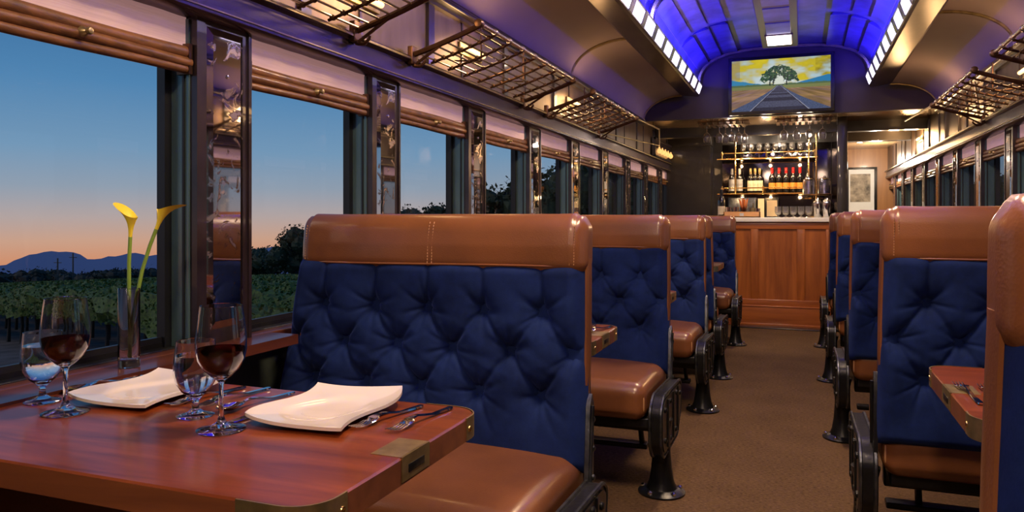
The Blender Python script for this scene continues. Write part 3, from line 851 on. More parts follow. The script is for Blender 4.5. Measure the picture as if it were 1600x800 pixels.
bD.location = (LX, 5.52, 0); bD['label'] = 'fourth bench on the left side, turned away, mostly hidden behind the third'
rights = [(1.22, 'nearest bench on the right, cut off by the right picture edge'),
          (2.81, 'second bench on the right, wide leather cap and tufted navy back, fork table before it'),
          (4.25, 'third bench on the right side of the aisle'),
          (5.68, 'fourth bench on the right side of the aisle'),
          (7.11, 'farthest bench on the right, next to the bar counter')]
for i, (y, lab) in enumerate(rights):
    o = bR if i == 0 else dup(bR, (0, 0, 0), lab)
    o.location = (RX - (.035 if i == 0 else 0), y, 0); o['label'] = lab; o.scale = (1, 1, 1.02)

# ------------------------------------------------------------------ tables
def make_table(e, W):
    """origin at wall end centre on the floor; aisle toward e*x; W half width along the car"""
    t = thing('dining_table', 'table', 'table', (0, 0, 0), 0, 'dining tables')
    Lx = .88 if e > 0 else .885
    r = .055
    def outline(off=0, n=8):
        pts = [(0, -W - off), ]
        for k in range(n + 1):
            a = -PI / 2 + PI / 2 * k / n; pts.append((Lx - r + (r + off) * math.cos(a), -W + r + (r + off) * math.sin(a)))
        for k in range(n + 1):
            a = PI / 2 * k / n; pts.append((Lx - r + (r + off) * math.cos(a), W - r + (r + off) * math.sin(a)))
        pts.append((0, W + off)); return pts
    pts = [(e * x, y) for x, y in outline()]
    n = len(pts)
    g = G()
    ins = [(e * max(0, x), y) for x, y in outline(-.003)]
    zb, zt = .708, .75
    vs = [(x, y, zb) for x, y in pts] + [(x, y, zt - .003) for x, y in pts] + [(x, y, zt) for x, y in ins]
    fs = [tuple(reversed(range(n)))] + [tuple(range(2 * n, 3 * n))]; ms = [1, 0]
    for i in range(n):
        j = (i + 1) % n; fs.append((i, j, n + j, n + i)); fs.append((n + i, n + j, 2 * n + j, 2 * n + i)); ms += [1, 0]
    g.add(vs, fs); g.m = ms
    g.build('tabletop', ['table', 'tabledge'], t, smooth=30)
    # brass corner bands
    for s_ in (-1, 1):
        g = G(); path = []
        path.append((Lx - r - .065, s_ * (W)))
        for k in range(9):
            a = PI / 2 - PI / 2 * k / 8
            path.append((Lx - r + r * math.cos(a), s_ * (W - r + r * math.sin(a))))
        path.append((Lx, s_ * (W - r - .02)))
        def off(p, k, d):
            if k == 0: return (p[0], p[1] + s_ * d)
            if k == len(path) - 1: return (p[0] + d, p[1])
            c_ = Vector((Lx - r, s_ * (W - r))); v = (Vector(p) - c_).normalized(); return (p[0] + v.x * d, p[1] + v.y * d)
        o1 = [off(p, k, .0018) for k, p in enumerate(path)]; i1 = [off(p, k, -.001) for k, p in enumerate(path)]
        m_ = len(path)
        vs = [(e * x, y, zb + .001) for x, y in o1] + [(e * x, y, zt + .0006) for x, y in o1] + [(e * x, y, zb + .001) for x, y in i1] + [(e * x, y, zt + .0006) for x, y in i1]
        fs = []
        for k in range(m_ - 1): fs += [(k, k + 1, m_ + k + 1, m_ + k), (m_ + k, m_ + k + 1, 3 * m_ + k + 1, 3 * m_ + k), (k, k + 1, 2 * m_ + k + 1, 2 * m_ + k)]
        fs += [(0, m_, 3 * m_, 2 * m_), (m_ - 1, 2 * m_ - 1, 4 * m_ - 1, 3 * m_ - 1)]
        g.add(vs, fs)
        band = g.build('brass_corner', 'dullbrass', t)
        g = G(); zz = (zb + zt) / 2
        g.lathe([(.006, -.0), (.0055, .0015), (.002, .002), (0, .001)], (0, 0, 0), 10, ax='y')
        sc_ = g.build('screw', 'brass', band, loc=(e * (Lx - r - .045), s_ * (W + .0018), zz)); sc_.scale = (1, s_, 1)
        g = G(); g.lathe([(.006, -.0), (.0055, .0015), (.002, .002), (0, .001)], (0, 0, 0), 10, ax='x')
        sc_ = g.build('screw', 'brass', band, loc=(e * (Lx + .0018), s_ * (W - r - .008), zz)); sc_.scale = (e, 1, 1)
    # centre hinge plate: top + edge with slot
    g = G()
    g.box(*sorted((e * (Lx - .055), e * (Lx + .001))), -.045, .045, zt - .001, zt + .0008)
    g.box(*sorted((e * (Lx - .002), e * (Lx + .002))), -.045, .045, zb + .004, zt + .0008)
    hp = g.build('latch_plate', 'dullbrass', t)
    g = G(); g.box(*sorted((e * (Lx + .0018), e * (Lx + .0028))), -.026, .026, .722, .735, r=.0004, n=1); g.build('slot', 'iron', hp)
    # under-support
    g = G(); g.box(*sorted((0, e * .60)), -.045, .045, .668, .708, r=.006)
    g.prism([(-e * (.148 if e > 0 else .03), .40), (e * .04, .40), (e * .42, .668), (-e * (.148 if e > 0 else .03), .668)], -.02, .02, 'xz'); g.build('support_bracket', 'tabledge', t)
    return t
tL = make_table(1, .27); tM = make_table(1, .20); tN = make_table(1, .15)
LT = [(1.065, 'foreground mahogany table set with wine glasses and plates'), (2.32, 'second table on the left with one fork visible, behind the large bench'), (3.655, 'third table on the left, a small corner visible past the second bench'), (6.02, 'farthest table on the left, tiny corner near the bar')]
for i, (y, lab) in enumerate(LT):
    o = [tL, tM, tN, None][i] or dup(tL, (0, 0, 0), lab)
    o.location = (XL + .10, y, 0); o['label'] = lab
tR = make_table(-1, .28)
RT = [(1.85, 'right foreground table with brass corner and two forks'), (3.12, 'small visible table corner on the right between second and third benches')]
for i, (y, lab) in enumerate(RT):
    o = tR if i == 0 else dup(tR, (0, 0, 0), lab)
    o.location = (XR - .03, y, 0); o['label'] = lab

# ------------------------------------------------------------------ tableware
ZT = .7505
def make_plate():
    n = 56; u = np.linspace(-1, 1, n); U, V = np.meshgrid(u, u, indexing='ij')
    # round the corners slightly
    k = 1 - .035 * (U ** 2 * V ** 2) ** 2
    X = .102 * U * k + .014 * np.sin(PI * V * .95) - .012 * V
    Yy = .126 * V * k + .004 * np.sin(PI * U * .9)
    rr = np.sqrt(U ** 2 + V ** 2)
    Z = .011 + .010 * np.clip(V, -1, 1) * (abs(V) ** .5) * .5 + .006 * (np.abs(U * V)) ** 2 + .008 * np.clip(np.maximum(abs(U), abs(V)), 0, 1) ** 3 + .004 * U * V
    well = 1 / (1 + np.exp((rr - .62) * 26)); Z = Z - .005 * well
    g = G(); g.grid(X, Yy, Z); m_ = len(g.v)
    g.grid(X, Yy, Z - .006)
    a = n
    ring = [(i, 0) for i in range(n - 1)] + [(n - 1, j) for j in range(n - 1)] + [(i, n - 1) for i in range(n - 1, 0, -1)] + [(0, j) for j in range(n - 1, 0, -1)]
    idx = [i * n + j for i, j in ring]
    g.add([], []); fs = [(idx[k], idx[(k + 1) % len(idx)], idx[(k + 1) % len(idx)] + m_, idx[k] + m_) for k in range(len(idx))]
    g.f += fs; g.m += [0] * len(fs)
    g.lathe([(.05, .0), (.052, .0), (.050, .006), (.046, .006)], (0, 0, 0), 28, closed=True)
    return g.build('dinner_plate', 'china', smooth=60)
p1 = make_plate(); p1.location = (-.825, 1.198, ZT); tag(p1, 'white wavy square dinner plate nearer the aisle end of the table', 'plate', 'dinner plates')
p2 = p1.copy(); COL.objects.link(p2); p2.location = (-1.255, 1.198, ZT); tag(p2, 'white wavy square dinner plate nearer the window, behind the glasses', 'plate', 'dinner plates')

def wine_glass(wine=True, name='wine_glass'):
    t = thing(name, '', 'wine glass')
    out = [(.0, .0), (.040, .0), (.0415, .002), (.036, .004), (.018, .008), (.008, .014), (.0045, .024), (.0040, .05), (.0042, .078), (.007, .086), (.018, .094), (.030, .106), (.039, .122), (.0425, .140), (.0425, .158), (.040, .180), (.0375, .200), (.0355, .214), (.0352, .2155)]
    inn = [(.0342, .2150), (.0363, .200), (.0388, .180), (.0412, .158), (.0412, .141), (.0377, .123), (.029, .1075), (.017, .0965), (.006, .091), (0, .090)]
    G().lathe(out + inn, n=48).build('glass_body', 'glass', t, smooth=60)
    if wine:
        w_ = [(0, .0908), (.006, .0918), (.0165, .0972), (.0284, .108), (.0370, .1235), (.0404, .1405), (.0405, .1415), (0, .1415)]
        G().lathe(w_, n=48).build('red_wine', 'wine', t, smooth=50)
    return t
def water_glass():
    t = thing('water_goblet', '', 'water glass')
    out = [(0, 0), (.032, 0), (.0335, .002), (.029, .004), (.014, .008), (.007, .014), (.0055, .022), (.0065, .030), (.013, .037), (.025, .047), (.034, .062), (.0385, .080), (.0385, .098), (.036, .120), (.0338, .138), (.0335, .1395)]
    inn = [(.0325, .139), (.0348, .120), (.0373, .098), (.0373, .081), (.0328, .063), (.024, .049), (.012, .0405), (0, .038)]
    G().lathe(out + inn, n=48).build('glass_body', 'glass', t, smooth=60)
    G().lathe([(0, .0388), (.0115, .0413), (.0234, .0498), (.0320, .0635), (.0365, .0812), (.0365, .098), (.0352, .1135), (0, .1135)], n=48).build('water', 'water', t, smooth=50)
    return t
wg = wine_glass(); wg.location = (-.936, 1.042, ZT); wg['label'] = 'large glass of red wine in front, nearer the aisle-side plate'; wg['group'] = 'wine glasses on the table'
dup(wg, (-1.292, 1.029, ZT), 'large glass of red wine at the left, beside the window-side plate', 'wine glasses on the table')
wt = water_glass(); wt.location = (-1.046, 1.098, ZT); wt['label'] = 'small goblet of water overlapping the right-hand wine glass'; wt['group'] = 'water goblets'
dup(wt, (-1.411, 1.073, ZT), 'small goblet of water at far left by the window sill', 'water goblets')

# cutlery: built along +y, handle at far end
def sweep(widths, thick, zf, g, mi=0):
    # widths: list of (y, halfwidth); flat bar
    vs = []; fs = []
    for (y, w_) in widths:
        z = zf(y); vs += [(-w_, y, z), (w_, y, z), (w_ * .8, y, z + thick), (-w_ * .8, y, z + thick)]
    for i in range(len(widths) - 1):
        for k in range(4): fs.append((i * 4 + k, i * 4 + (k + 1) % 4, (i + 1) * 4 + (k + 1) % 4, (i + 1) * 4 + k))
    fs += [(0, 1, 2, 3), tuple((len(widths) - 1) * 4 + k for k in range(4))]
    g.add(vs, fs)
def make_fork():
    t = thing('fork', '', 'fork')
    zf = lambda y: .002 + .010 * math.exp(-((y - .075) / .035) ** 2) + .004 * max(0, (.02 - y) / .02)
    g = G(); sweep([(.050, .012), (.058, .010), (.066, .0045), (.078, .003), (.10, .0032), (.13, .0042), (.165, .006), (.186, .0062), (.19, .004)], .003, zf, g); sweep([(.038, .0105), (.046, .012), (.052, .012)], .002, zf, g)
    g.build('handle', 'chrome', t)
    g = G()
    for x in (-.0092, -.0031, .0031, .0092):
        g.tube([(x, y, zf(y) + .001) for y in (0, .008, .018, .028, .04)], [.0008, .0013, .0016, .0017, .0018], 6)
    g.build('tines', 'chrome', t); return t
def make_spoon():
    t = thing('spoon', '', 'spoon')
    zf = lambda y: .002 + .010 * math.exp(-((y - .08) / .03) ** 2)
    g = G(); sweep([(.056, .005), (.066, .0035), (.078, .003), (.10, .0032), (.13, .0042), (.165, .006), (.186, .0062), (.19, .004)], .003, zf, g); g.build('handle', 'chrome', t)
    n = 14; U = np.linspace(0, 1, n); V = np.linspace(0, 2 * PI, 25)
    A, B = np.meshgrid(U, V, indexing='ij')
    X = .018 * A * np.cos(B) * (1 - .12 * np.sin(B)); Y_ = .030 + .030 * A * np.sin(B); Z = .001 + .009 * A ** 2
    g = G(); g.grid(X, Y_, Z); g.grid(X, Y_, Z + .0012); g.build('bowl', 'chrome', t, smooth=80); return t
def make_knife():
    t = thing('table_knife', '', 'knife')
    g = G(); sweep([(.10, .004), (.115, .0055), (.15, .006), (.19, .0065), (.205, .0065), (.21, .004)], .005, lambda y: .0015, g); g.build('handle', 'chrome', t)
    g = G(); sweep([(0, .001), (.012, .006), (.04, .009), (.08, .0085), (.102, .005)], .0015, lambda y: .002, g); g.build('blade', 'chrome', t); return t
fk = make_fork(); fk.location = (-.722, 1.118, ZT); fk.rotation_euler = (0, 0, -.2); fk['label'] = 'fork right beside the aisle-side plate on the foreground table'
dup(fk, (-.652, 1.125, ZT), 'outermost fork near the brass plate on the foreground table', rz=-.14)
dup(fk, (-1.085, 1.135, ZT), 'fork between plates, nearer the spoon', rz=-.14)
dup(fk, (-1.128, 1.118, ZT), 'fork between plates, just behind the water goblet', rz=-.08) if False else dup(fk, (-1.142, 1.125, ZT), 'fork between the plates, just behind the water goblet', rz=-.14)
dup(fk, (-.632, 2.29, ZT), 'fork on the second left table', rz=-.25)
dup(fk, (-.685, 2.30, ZT), 'inner fork on the second left table, behind the outer one', rz=-.2)
dup(fk, (.322, 1.895, ZT), 'fork on the right table with all tines visible', rz=PI + .05) 
dup(fk, (.368, 1.89, ZT), 'fork on the right table partly hidden by the nearest bench', rz=PI + .03)
for o in list(COL.objects):
    if o.name.startswith('fork'): o['group'] = 'forks'
s1 = make_spoon(); s1.location = (-1.015, 1.12, ZT); s1.rotation_euler = (0, 0, -.16); s1['label'] = 'spoon just left of the aisle-side plate'; s1['group'] = 'spoons'
dup(s1, (-1.425, 1.13, ZT), 'spoon left of the window-side plate by the sill', rz=-.08)
k1 = make_knife(); k1.location = (-.95, 1.055, ZT); k1.rotation_euler = (0, 0, -.05); k1['label'] = 'table knife lying partly under the aisle-side plate'

# vase with two calla lilies on the sill
VX, VY, VZ = -1.509, 1.37, .7585
vs_ = thing('bud_vase', 'clear glass cylinder vase on the window sill', 'vase', (VX, VY, VZ))
G().lathe([(0, 0), (.0235, 0), (.0245, .002), (.0245, .188), (.0238, .189), (.0225, .188), (.0225, .02), (.020, .017), (0, .016)], n=40).build('glass_body', 'glass', vs_, smooth=50)
def calla(loc, path, aim, sc, lab):
    t = thing('calla_lily', lab, 'flower', loc, 0, 'yellow calla lilies')
    g = G(); g.tube(path, [.0045] * len(path), 10); g.build('stem', 'greenstem', t, smooth=80)
    n, m_ = 25, 14
    p = Vector(path[-1]); d = (Vector(path[-1]) - Vector(path[-2])).normalized()
    fwd = Vector(aim); fwd = (fwd - d * fwd.dot(d)).normalized(); sd = d.cross(fwd)
    X = np.zeros((m_, n)); Y_ = X.copy(); Z = X.copy()
    for i in range(m_):
        s_ = i / (m_ - 1)
        for j in range(n):
            a = -PI + 2 * PI * j / (n - 1)          # a=0 : tip side
            c_ = .5 + .5 * math.cos(a)
            h = s_ * (.048 + .034 * c_ ** 2)
            r = .0045 + .020 * s_ ** 2.2 * (.55 + .45 * c_ ** 1.5) + .012 * s_ ** 5 * c_ ** 3
            if abs(a) > 2.6: r *= 1 + .15 * (1 if a > 0 else -1) * s_
            q = p + d * h * sc + (fwd * math.cos(a) + sd * math.sin(a)) * r * sc + fwd * (.012 * s_ ** 3 * c_ * sc)
            X[i, j], Y_[i, j], Z[i, j] = q
    G().grid(X, Y_, Z).build('spathe', 'petal', t, smooth=180, fixn=False)
    g = G(); g.tube([tuple(p + d * .005 * sc), tuple(p + d * .03 * sc), tuple(p + d * .045 * sc)], [.004, .0038, .002], 8); g.build('spadix', 'spadix', t)
    return t
calla((VX, VY, VZ), [(.003, 0, .02), (.002, 0, .10), (.000, 0, .18), (.000, 0, .25), (.004, .0, .312)], (-.9, -.1, .2), .98, 'left yellow calla lily, upright stem in the glass vase')
calla((VX, VY, VZ), [(-.004, .004, .02), (.005, .005, .10), (.012, .01, .16), (.020, .02, .23), (.034, .03, .29), (.046, .038, .330)], (.9, .35, .1), .98, 'right yellow calla lily, stem leaning to the right')

# ------------------------------------------------------------------ television
prn = random.Random(3)
LAT = {}
def vn(x, y):
    i, j = math.floor(x), math.floor(y); fx, fy = x - i, y - j
    def h(a, b):
        if (a, b) not in LAT: LAT[(a, b)] = prn.random()
        return LAT[(a, b)]
    fx, fy = fx * fx * (3 - 2 * fx), fy * fy * (3 - 2 * fy)
    return (h(i, j) * (1 - fx) + h(i + 1, j) * fx) * (1 - fy) + (h(i, j + 1) * (1 - fx) + h(i + 1, j + 1) * fx) * fy
def fb(x, y): return .55 * vn(x, y) + .3 * vn(x * 2.1 + 7, y * 2.1) + .15 * vn(x * 4.3, y * 4.3 + 9)
def paint(u, v):
    # u 0..1 left-right, v 0..1 bottom-top
    hz = .48; j = prn.random(); cx = .49; dx = u - cx
    if v < hz:
        k = (hz - v) / hz; rail = .008 + .285 * k; bal = .03 + .50 * k ** 1.3
        if abs(abs(dx) - rail) < .004 + .008 * k: c = (.36, .36, .46) if abs(dx) > rail else (.02, .02, .03)
        elif abs(dx) < rail:
            tie = math.sin(9 / (k + .09)); q = .5 + .9 * j; c = tuple(x * q for x in ((.035, .035, .06) if tie > 0 else (.085, .09, .15)))
        elif abs(dx) < bal: c = tuple(x * (.45 + 1.1 * j) for x in (.075, .10, .19))
        else:
            f = fb(dx / (k + .08) * 3 + 40, k * 9); f2 = fb(dx / (k + .08) * 9 + 10, k * 3)
            c = (.14 + .40 * f * f2 * 1.6, .09 + .24 * f * f2 * 1.5, .04 + .20 * f2 * f2)
            if k < .12: c = (.22, .24, .08)
        return c
    f = fb(u * 7, v * 8 + 3)
    lit = max(0, 1 - math.hypot(dx / .35, (v - .62) / .4))
    base = (.50 + .3 * lit, .66 + .2 * lit, .70 + .15 * lit)
    side = max(0, abs(dx) * 1.5 + (v - .7) * .9 + (.18 if u > .6 else 0))
    a = max(0, min(1, (f - .5) * 3.2 + side * 1.1)); yl = (.62 * (.6 + .7 * f), .50 * (.6 + .7 * f), .02)
    if u > .85: yl = tuple(x * (.45 + .6 * fb(u * 20, v * 20)) for x in yl)
    c = tuple(p * (1 - a) + q * a for p, q in zip(base, yl))
    if u < .085 and v > .62: c = tuple(x * .5 + y * .5 for x, y in zip(c, (.25, .2, .18)))
    hill = hz + .02 + (.42 * max(0, abs(u - .42) - .24) if u > .5 else .34 * max(0, .34 - u)) + .012 * vn(u * 22, 3)
    if v < hill: c = (.03, .22, .46) if u > .5 else (.05, .26, .46)
    if v < hz + .03 + .01 * vn(u * 30, 8): c = (.10, .16, .07)
    ex, ez = dx / .205, (v - .50) / .36
    d = math.hypot(ex, ez) + .22 * (fb(u * 26, v * 18) - .5); inner = math.hypot(dx / .052, (v - .50) / .17) + .5 * (fb(u * 40, v * 30) - .5)
    low = hz + .05 + .05 * abs(math.sin(u * 37))
    if d < 1 and inner > 1 and v > low:
        if fb(u * 60, v * 44) > .34 or ez > .25 and fb(u * 60, v * 44) > .28: c = (.012, .05, .035) if vn(u * 90, v * 60) > .45 else (.05, .13, .05)
    for tx in (.415, .452, .548, .585):
        if abs(u - tx - .02 * math.sin(v * 9)) < .006 and hz - .03 < v < .68: c = (.012, .025, .02)
    if inner < 1 and v > hz + .02: c = (.75, .80, .70)
    return c
TVW, TVH = .965, .56
tv = thing('television', 'wide flat television showing trees arching over railway tracks, mounted on the bulkhead', 'television', (-.178, 7.72, 2.39))
G().box(-TVW / 2, TVW / 2, -.02, .03, -TVH / 2, TVH / 2, r=.006).build('frame', 'black', tv)
nx, nz = 300, 168; sw, sh = TVW / 2 - .035, TVH / 2 - .032
me = bpy.data.meshes.new('screen'); vs = []; cols = []
for i in range(nx + 1):
    for k in range(nz + 1):
        vs.append((-sw + 2 * sw * i / nx, -.0215, -sh + 2 * sh * k / nz)); cols += [*paint(i / nx, k / nz), 1]
me.from_pydata(vs, [], [(i * (nz + 1) + k, (i + 1) * (nz + 1) + k, (i + 1) * (nz + 1) + k + 1, i * (nz + 1) + k + 1) for i in range(nx) for k in range(nz)])
ca = me.color_attributes.new('picture', 'FLOAT_COLOR', 'POINT'); ca.data.foreach_set('color', cols)
m, nt, b = mat('tv_picture'); at = nt.nodes.new('ShaderNodeVertexColor'); at.layer_name = 'picture'
setin(b, Base_Color=(0, 0, 0), Roughness=.35, Specular_IOR_Level=.1); nt.links.new(at.outputs[0], b.inputs['Emission Color']); b.inputs['Emission Strength'].default_value = .8
me.materials.append(m); o = bpy.data.objects.new('screen', me); COL.objects.link(o); o.parent = tv
G().box(-.15, .15, .03, .08, -.1, .1).build('wall_mount', 'iron', tv)

# ------------------------------------------------------------------ bar counter
bar = thing('bar_counter', 'wood panelled bar counter with marble top at the end of the aisle', 'bar', (-.16, 8.11, 0))
B0, B1 = -1.30 + .16, .285 + .16
g = G(); g.box(B0, B1, .015, .60, .02, 1.06); g.build('carcass', 'barwood', bar)
sx = [(-.62 + .16, -.472 + .16 + 0), ]
stl = [B0, -.885, -.80, -.478 + .16 + .0, -.397 + .16, -.03 + .16, .048 + .16, B1]
stl = [(B0, B0 + .07), (-.75, -.68), (-.426, -.312), (-.237 - .0, -.237), (.130, .208), (B1 - .045, B1)]
g = G()
for a, b_ in ((B0, B0 + .07), (-.74, -.66), (-.312, -.237), (.130, .208), (B1 - .045, B1)): g.box(a, b_, 0, .018, .205, 1.05, r=.004)
g.build('stile', 'barwood', bar)
g = G(); g.box(B0, B1, -.002, .018, .99, 1.055, r=.004); g.box(B0, B1, -.004, .018, .20, .275, r=.005); g.box(B0, B1, -.012, .018, .02, .205, r=.006); g.box(B0, B1, -.018, .018, .0, .03, r=.004); g.box(B0, B1, -.018, .0, .198, .212, r=.004)
g.build('rail', 'barwoodh', bar)
G().box(B0 - .01, B1 + .012, -.03, .62, 1.062, 1.108, r=.008).build('marble_top', 'marble', bar)
ZC = 1.1085
# bottles -----------------------------------------------------------------
def bottle(lab_m, cap_m, lz=(.06, .15)):
    t = thing('wine_bottle', '', 'bottle')
    G().lathe([(0, 0), (.034, 0), (.037, .004), (.037, .175), (.034, .195), (.018, .22), (.0145, .235), (.0145, .24), (0, .24)], n=20).build('body', 'darkglass', t, smooth=50)
    G().lathe([(.0152, .232), (.0155, .24), (.0155, .296), (.013, .30), (0, .30)], n=16).build('capsule', cap_m, t)
    G().lathe([(.0374, lz[0]), (.0377, lz[0] + .001), (.0377, lz[1] - .001), (.0374, lz[1])], n=20).build('label', lab_m, t)
    return t
SHL = 1.395; YS = 9.47
def row(proto, xs, z, y, labs, grp):
    for i, x in enumerate(xs):
        o = proto if i == 0 else dup(proto, (0, 0, 0), labs[i])
        o.location = (x, y, z); o['label'] = labs[i]; o['group'] = grp
row(bottle('silverlab', 'silverlab', (.03, .17)), [-.767, -.679], SHL, YS, ['dark bottle with grey label, leftmost on the lower bar shelf', 'dark bottle with grey label, just right of the brass pole'], 'grey label bottles')
row(bottle('cream', 'dullbrass', (.03, .15)), [-.553, -.507 + .006, -.45], SHL, YS, ['cream label wine bottle, left of its trio on the bar shelf', 'cream label wine bottle, middle of its trio on the bar shelf', 'cream label wine bottle, right of its trio on the bar shelf'], 'cream label bottles')
row(bottle('orangelab', 'redcap', (.05, .12)), [-.310, -.232, -.154, -.076, .0], SHL, YS, ['%s red capped wine bottle from the left on the bar shelf' % ORD[i] for i in range(5)], 'red capped wine bottles')
bb = bottle('redlab', 'iron', (.01, .03)); bb.location = (.085, YS, SHL); bb['label'] = 'dark bottle with low red label right of the red capped bottles'; bb['group'] = 'bar bottles'
bc = bottle('cream', 'iron', (.03, .12)); bc.location = (-.79, 8.4, ZC); bc['label'] = 'dark bottle with white label standing on the counter left of the wooden tray'; bc['group'] = 'bar bottles'
# shelves -------------------------------------------------------------------
sh_ = thing('brass_shelf_unit', 'brass rod bar shelves hanging over the back counter', 'shelf', (0, 9.4, 0))
for nm, z, x0, x1 in (('upper_shelf', 1.80, -.93, .19), ('lower_shelf', 1.385, -.93, .12)):
    s_ = G().box(x0, x1, -.06, .20, z - .006, z + .004).build(nm, 'darkglass', sh_)
    g = G(); g.tube([(x0, -.07, z), (x1, -.07, z)], .010, 8); g.tube([(x0 + .06, -.07, z + .07), (x1 - .02, -.07, z + .07)], .007, 8); g.tube([(x0 + .06, -.07, z + .07), (x0 + .06, .2, z + .07)], .006, 6)
    for x in (x0 + .06, (x0 + x1) / 2, x1 - .03): g.tube([(x, -.07, z - .01), (x, -.07, z + .09)], .009, 8)
    g.lathe([(0, -.02), (.018, -.014), (.022, 0), (.018, .014), (0, .02)], (x0 + .06, -.07, z + .06), 12)
    g.build('gallery_rail', 'brass', s_)
for x in (-.716, .097): G().tube([(x, -.09, 1.38), (x, -.09, 2.105)], .011, 10).build('pole', 'brass', sh_)
# brass pole and two tier stand on the right
st = thing('beverage_stand', 'brass pole stand with round tray carrying two glass dispensers at right of bar', 'stand', (.165, 8.75, ZC))
G().tube([(0, 0, 0), (0, 0, .99)], .010, 10).build('pole', 'brass', st)
G().lathe([(0, 0), (.155, 0), (.165, .006), (.165, .012), (.15, .010), (0, .008)], (0, 0, .235), 32).build('tray', 'brass', st)
G().lathe([(0, 0), (.09, 0), (.095, .01), (.02, .02), (0, .02)], (0, 0, 0), 24).build('foot', 'brass', st)
def canister():
    t = thing('glass_canister', '', 'canister')
    G().lathe([(0, 0), (.062, 0), (.064, .005), (.064, .13), (.055, .15), (.053, .15), (.061, .128), (.061, .008), (0, .006)], n=28).build('glass_body', 'barglass', t)
    G().lathe([(0, 0), (.058, 0), (.060, .01), (.04, .022), (.012, .028), (.012, .045), (0, .048)], (0, 0, .151), 24).build('lid', 'chrome', t)
    G().lathe([(0, 0), (.058, 0), (.058, .09), (0, .09)], (0, 0, .009), 24).build('ice', 'chrome', t)
    return t
cn = canister(); cn.location = (.090, 8.75, ZC + .2475); cn['label'] = 'left glass canister with chrome lid on the brass tray'; cn['group'] = 'glass canisters'
dup(cn, (.245, 8.75, ZC + .2475), 'right glass canister with chrome lid on the brass tray')
def shaker():
    t = thing('cocktail_shaker', '', 'shaker')
    G().lathe([(0, 0), (.036, 0), (.038, .004), (.046, .14), (.046, .15), (0, .15)], n=28).build('cup', 'chrome', t)
    G().lathe([(.046, .151), (.040, .17), (.022, .185), (.02, .20), (0, .203)], n=24).build('cap', 'chrome', t); return t
s_ = shaker(); s_.location = (.175, 8.55, ZC); s_['label'] = 'left chrome cocktail shaker at right end of the counter'; s_['group'] = 'cocktail shakers'
dup(s_, (.262, 8.42, ZC), 'right chrome cocktail shaker at right end of the counter')
# short tumblers
def tumbler():
    t = thing('cocktail_glass', '', 'glass')
    G().lathe([(0, 0), (.028, 0), (.028, .003), (.006, .010), (.006, .018), (.026, .035), (.034, .06), (.033, .115), (.0315, .115), (.0325, .06), (.024, .037), (0, .022)], n=24).build('glass_body', 'barglass', t); return t
tb = tumbler()
txs = [-.205, -.135, -.06, .01, .075, -.17]
row(tb, [-.215, -.14, -.065, .01, .085], ZC, 8.42, ['%s short footed glass from the left on the bar counter' % ORD[i] for i in range(5)], 'short glasses on the counter')
# tray with cups
tr = thing('bar_tray', 'light wooden caddy on the counter below the shelves', 'tray', (-.575, 8.36, ZC))
g = G(); g.box(-.185, .185, -.06, .06, 0, .01); g.box(-.185, .185, -.06, -.05, 0, .06); g.box(-.185, .185, .05, .06, 0, .06); g.box(-.185, -.175, -.06, .06, 0, .06); g.box(.175, .185, -.06, .06, 0, .06); g.build('box', 'tray', tr)
G().box(-.02, .02, -.0615, -.060, .015, .045).build('label_plate', 'silverlab', tr)
def cup(nm, m, r, h, lab, x, y=8.36):
    t = thing(nm, lab, 'cup', (x, y, ZC + .0105)); G().lathe([(0, 0), (r * .85, 0), (r, h), (r - .003, h), (r * .8, .004), (0, .004)], n=20).build('body', m, t); return t
cup('metal_cup', 'chrome', .034, .10, 'leftmost shiny cup in the wooden caddy', -.71); cup('metal_cup', 'chrome', .034, .10, 'second shiny cup in the wooden caddy', -.64)
cup('straw_glass', 'glass', .040, .11, 'glass holding orange straws in the wooden caddy', -.555)
cup('metal_cup', 'dullbrass', .03, .09, 'brass cup right of the orange straws', -.47); cup('metal_cup', 'chrome', .028, .085, 'rightmost small cup in the wooden caddy', -.42)
g = G()
for k in range(22):
    a = 2 * PI * k / 22 * 3; r = .006 + .022 * (k % 5) / 5
    g.tube([(math.cos(a) * r * .6, math.sin(a) * r * .6, 0), (math.cos(a) * r * 2.1, math.sin(a) * r * 2.1, .165 + .01 * (k % 3))], .0035, 5)
o = g.build('drinking_straws', 'orange', loc=(-.555, 8.36, ZC + .016)); tag(o, 'bunch of orange straws standing in a glass', 'straws', kind='stuff')
for k, x in enumerate((-.475, -.455)):
    o = G().tube([(0, 0, 0), (.012 - .02 * k, 0, .14)], .005, 8).build('bar_spoon', 'brass', loc=(x, 8.36, ZC + .016)); tag(o, ['left', 'right'][k] + ' brass stirring stick in the brass cup', 'bar tool')
# fridge, menu, frame at the back counter
t = thing('back_counter', 'low dark counter along the mirror behind the bar', 'counter', (-.4, 9.35, 0))
G().box(-.9, .74, -.15, .345, 0, 1.06).build('body', 'dark', t); G().box(-.9, .74, -.16, .345, 1.06, 1.09).build('top', 'iron', t)
t = thing('steel_cooler', 'grey steel cooler box below the lower shelf', 'cooler', (-.645, 9.5, 1.09)); G().box(-.16, .16, -.12, .12, 0, .255, r=.01).build('body', 'steel', t); G().box(-.15, .15, -.13, -.12, .02, .235, r=.003).build('door', 'steel', t)
t = thing('picture_frame', 'small framed picture standing under the lower shelf', 'picture', (-.31, 9.45, 1.09)); G().box(-.075, .075, -.006, .006, 0, .25).build('frame', 'black', t); G().box(-.058, .058, -.008, -.006, .03, .22).build('print', 'cream', t)
t = thing('menu_stack', 'pale upright menus beside the steel cooler', 'menu', (-.43, 9.40, 1.09)); G().box(-.035, .035, -.03, .03, 0, .24).build('cards', 'cream', t)
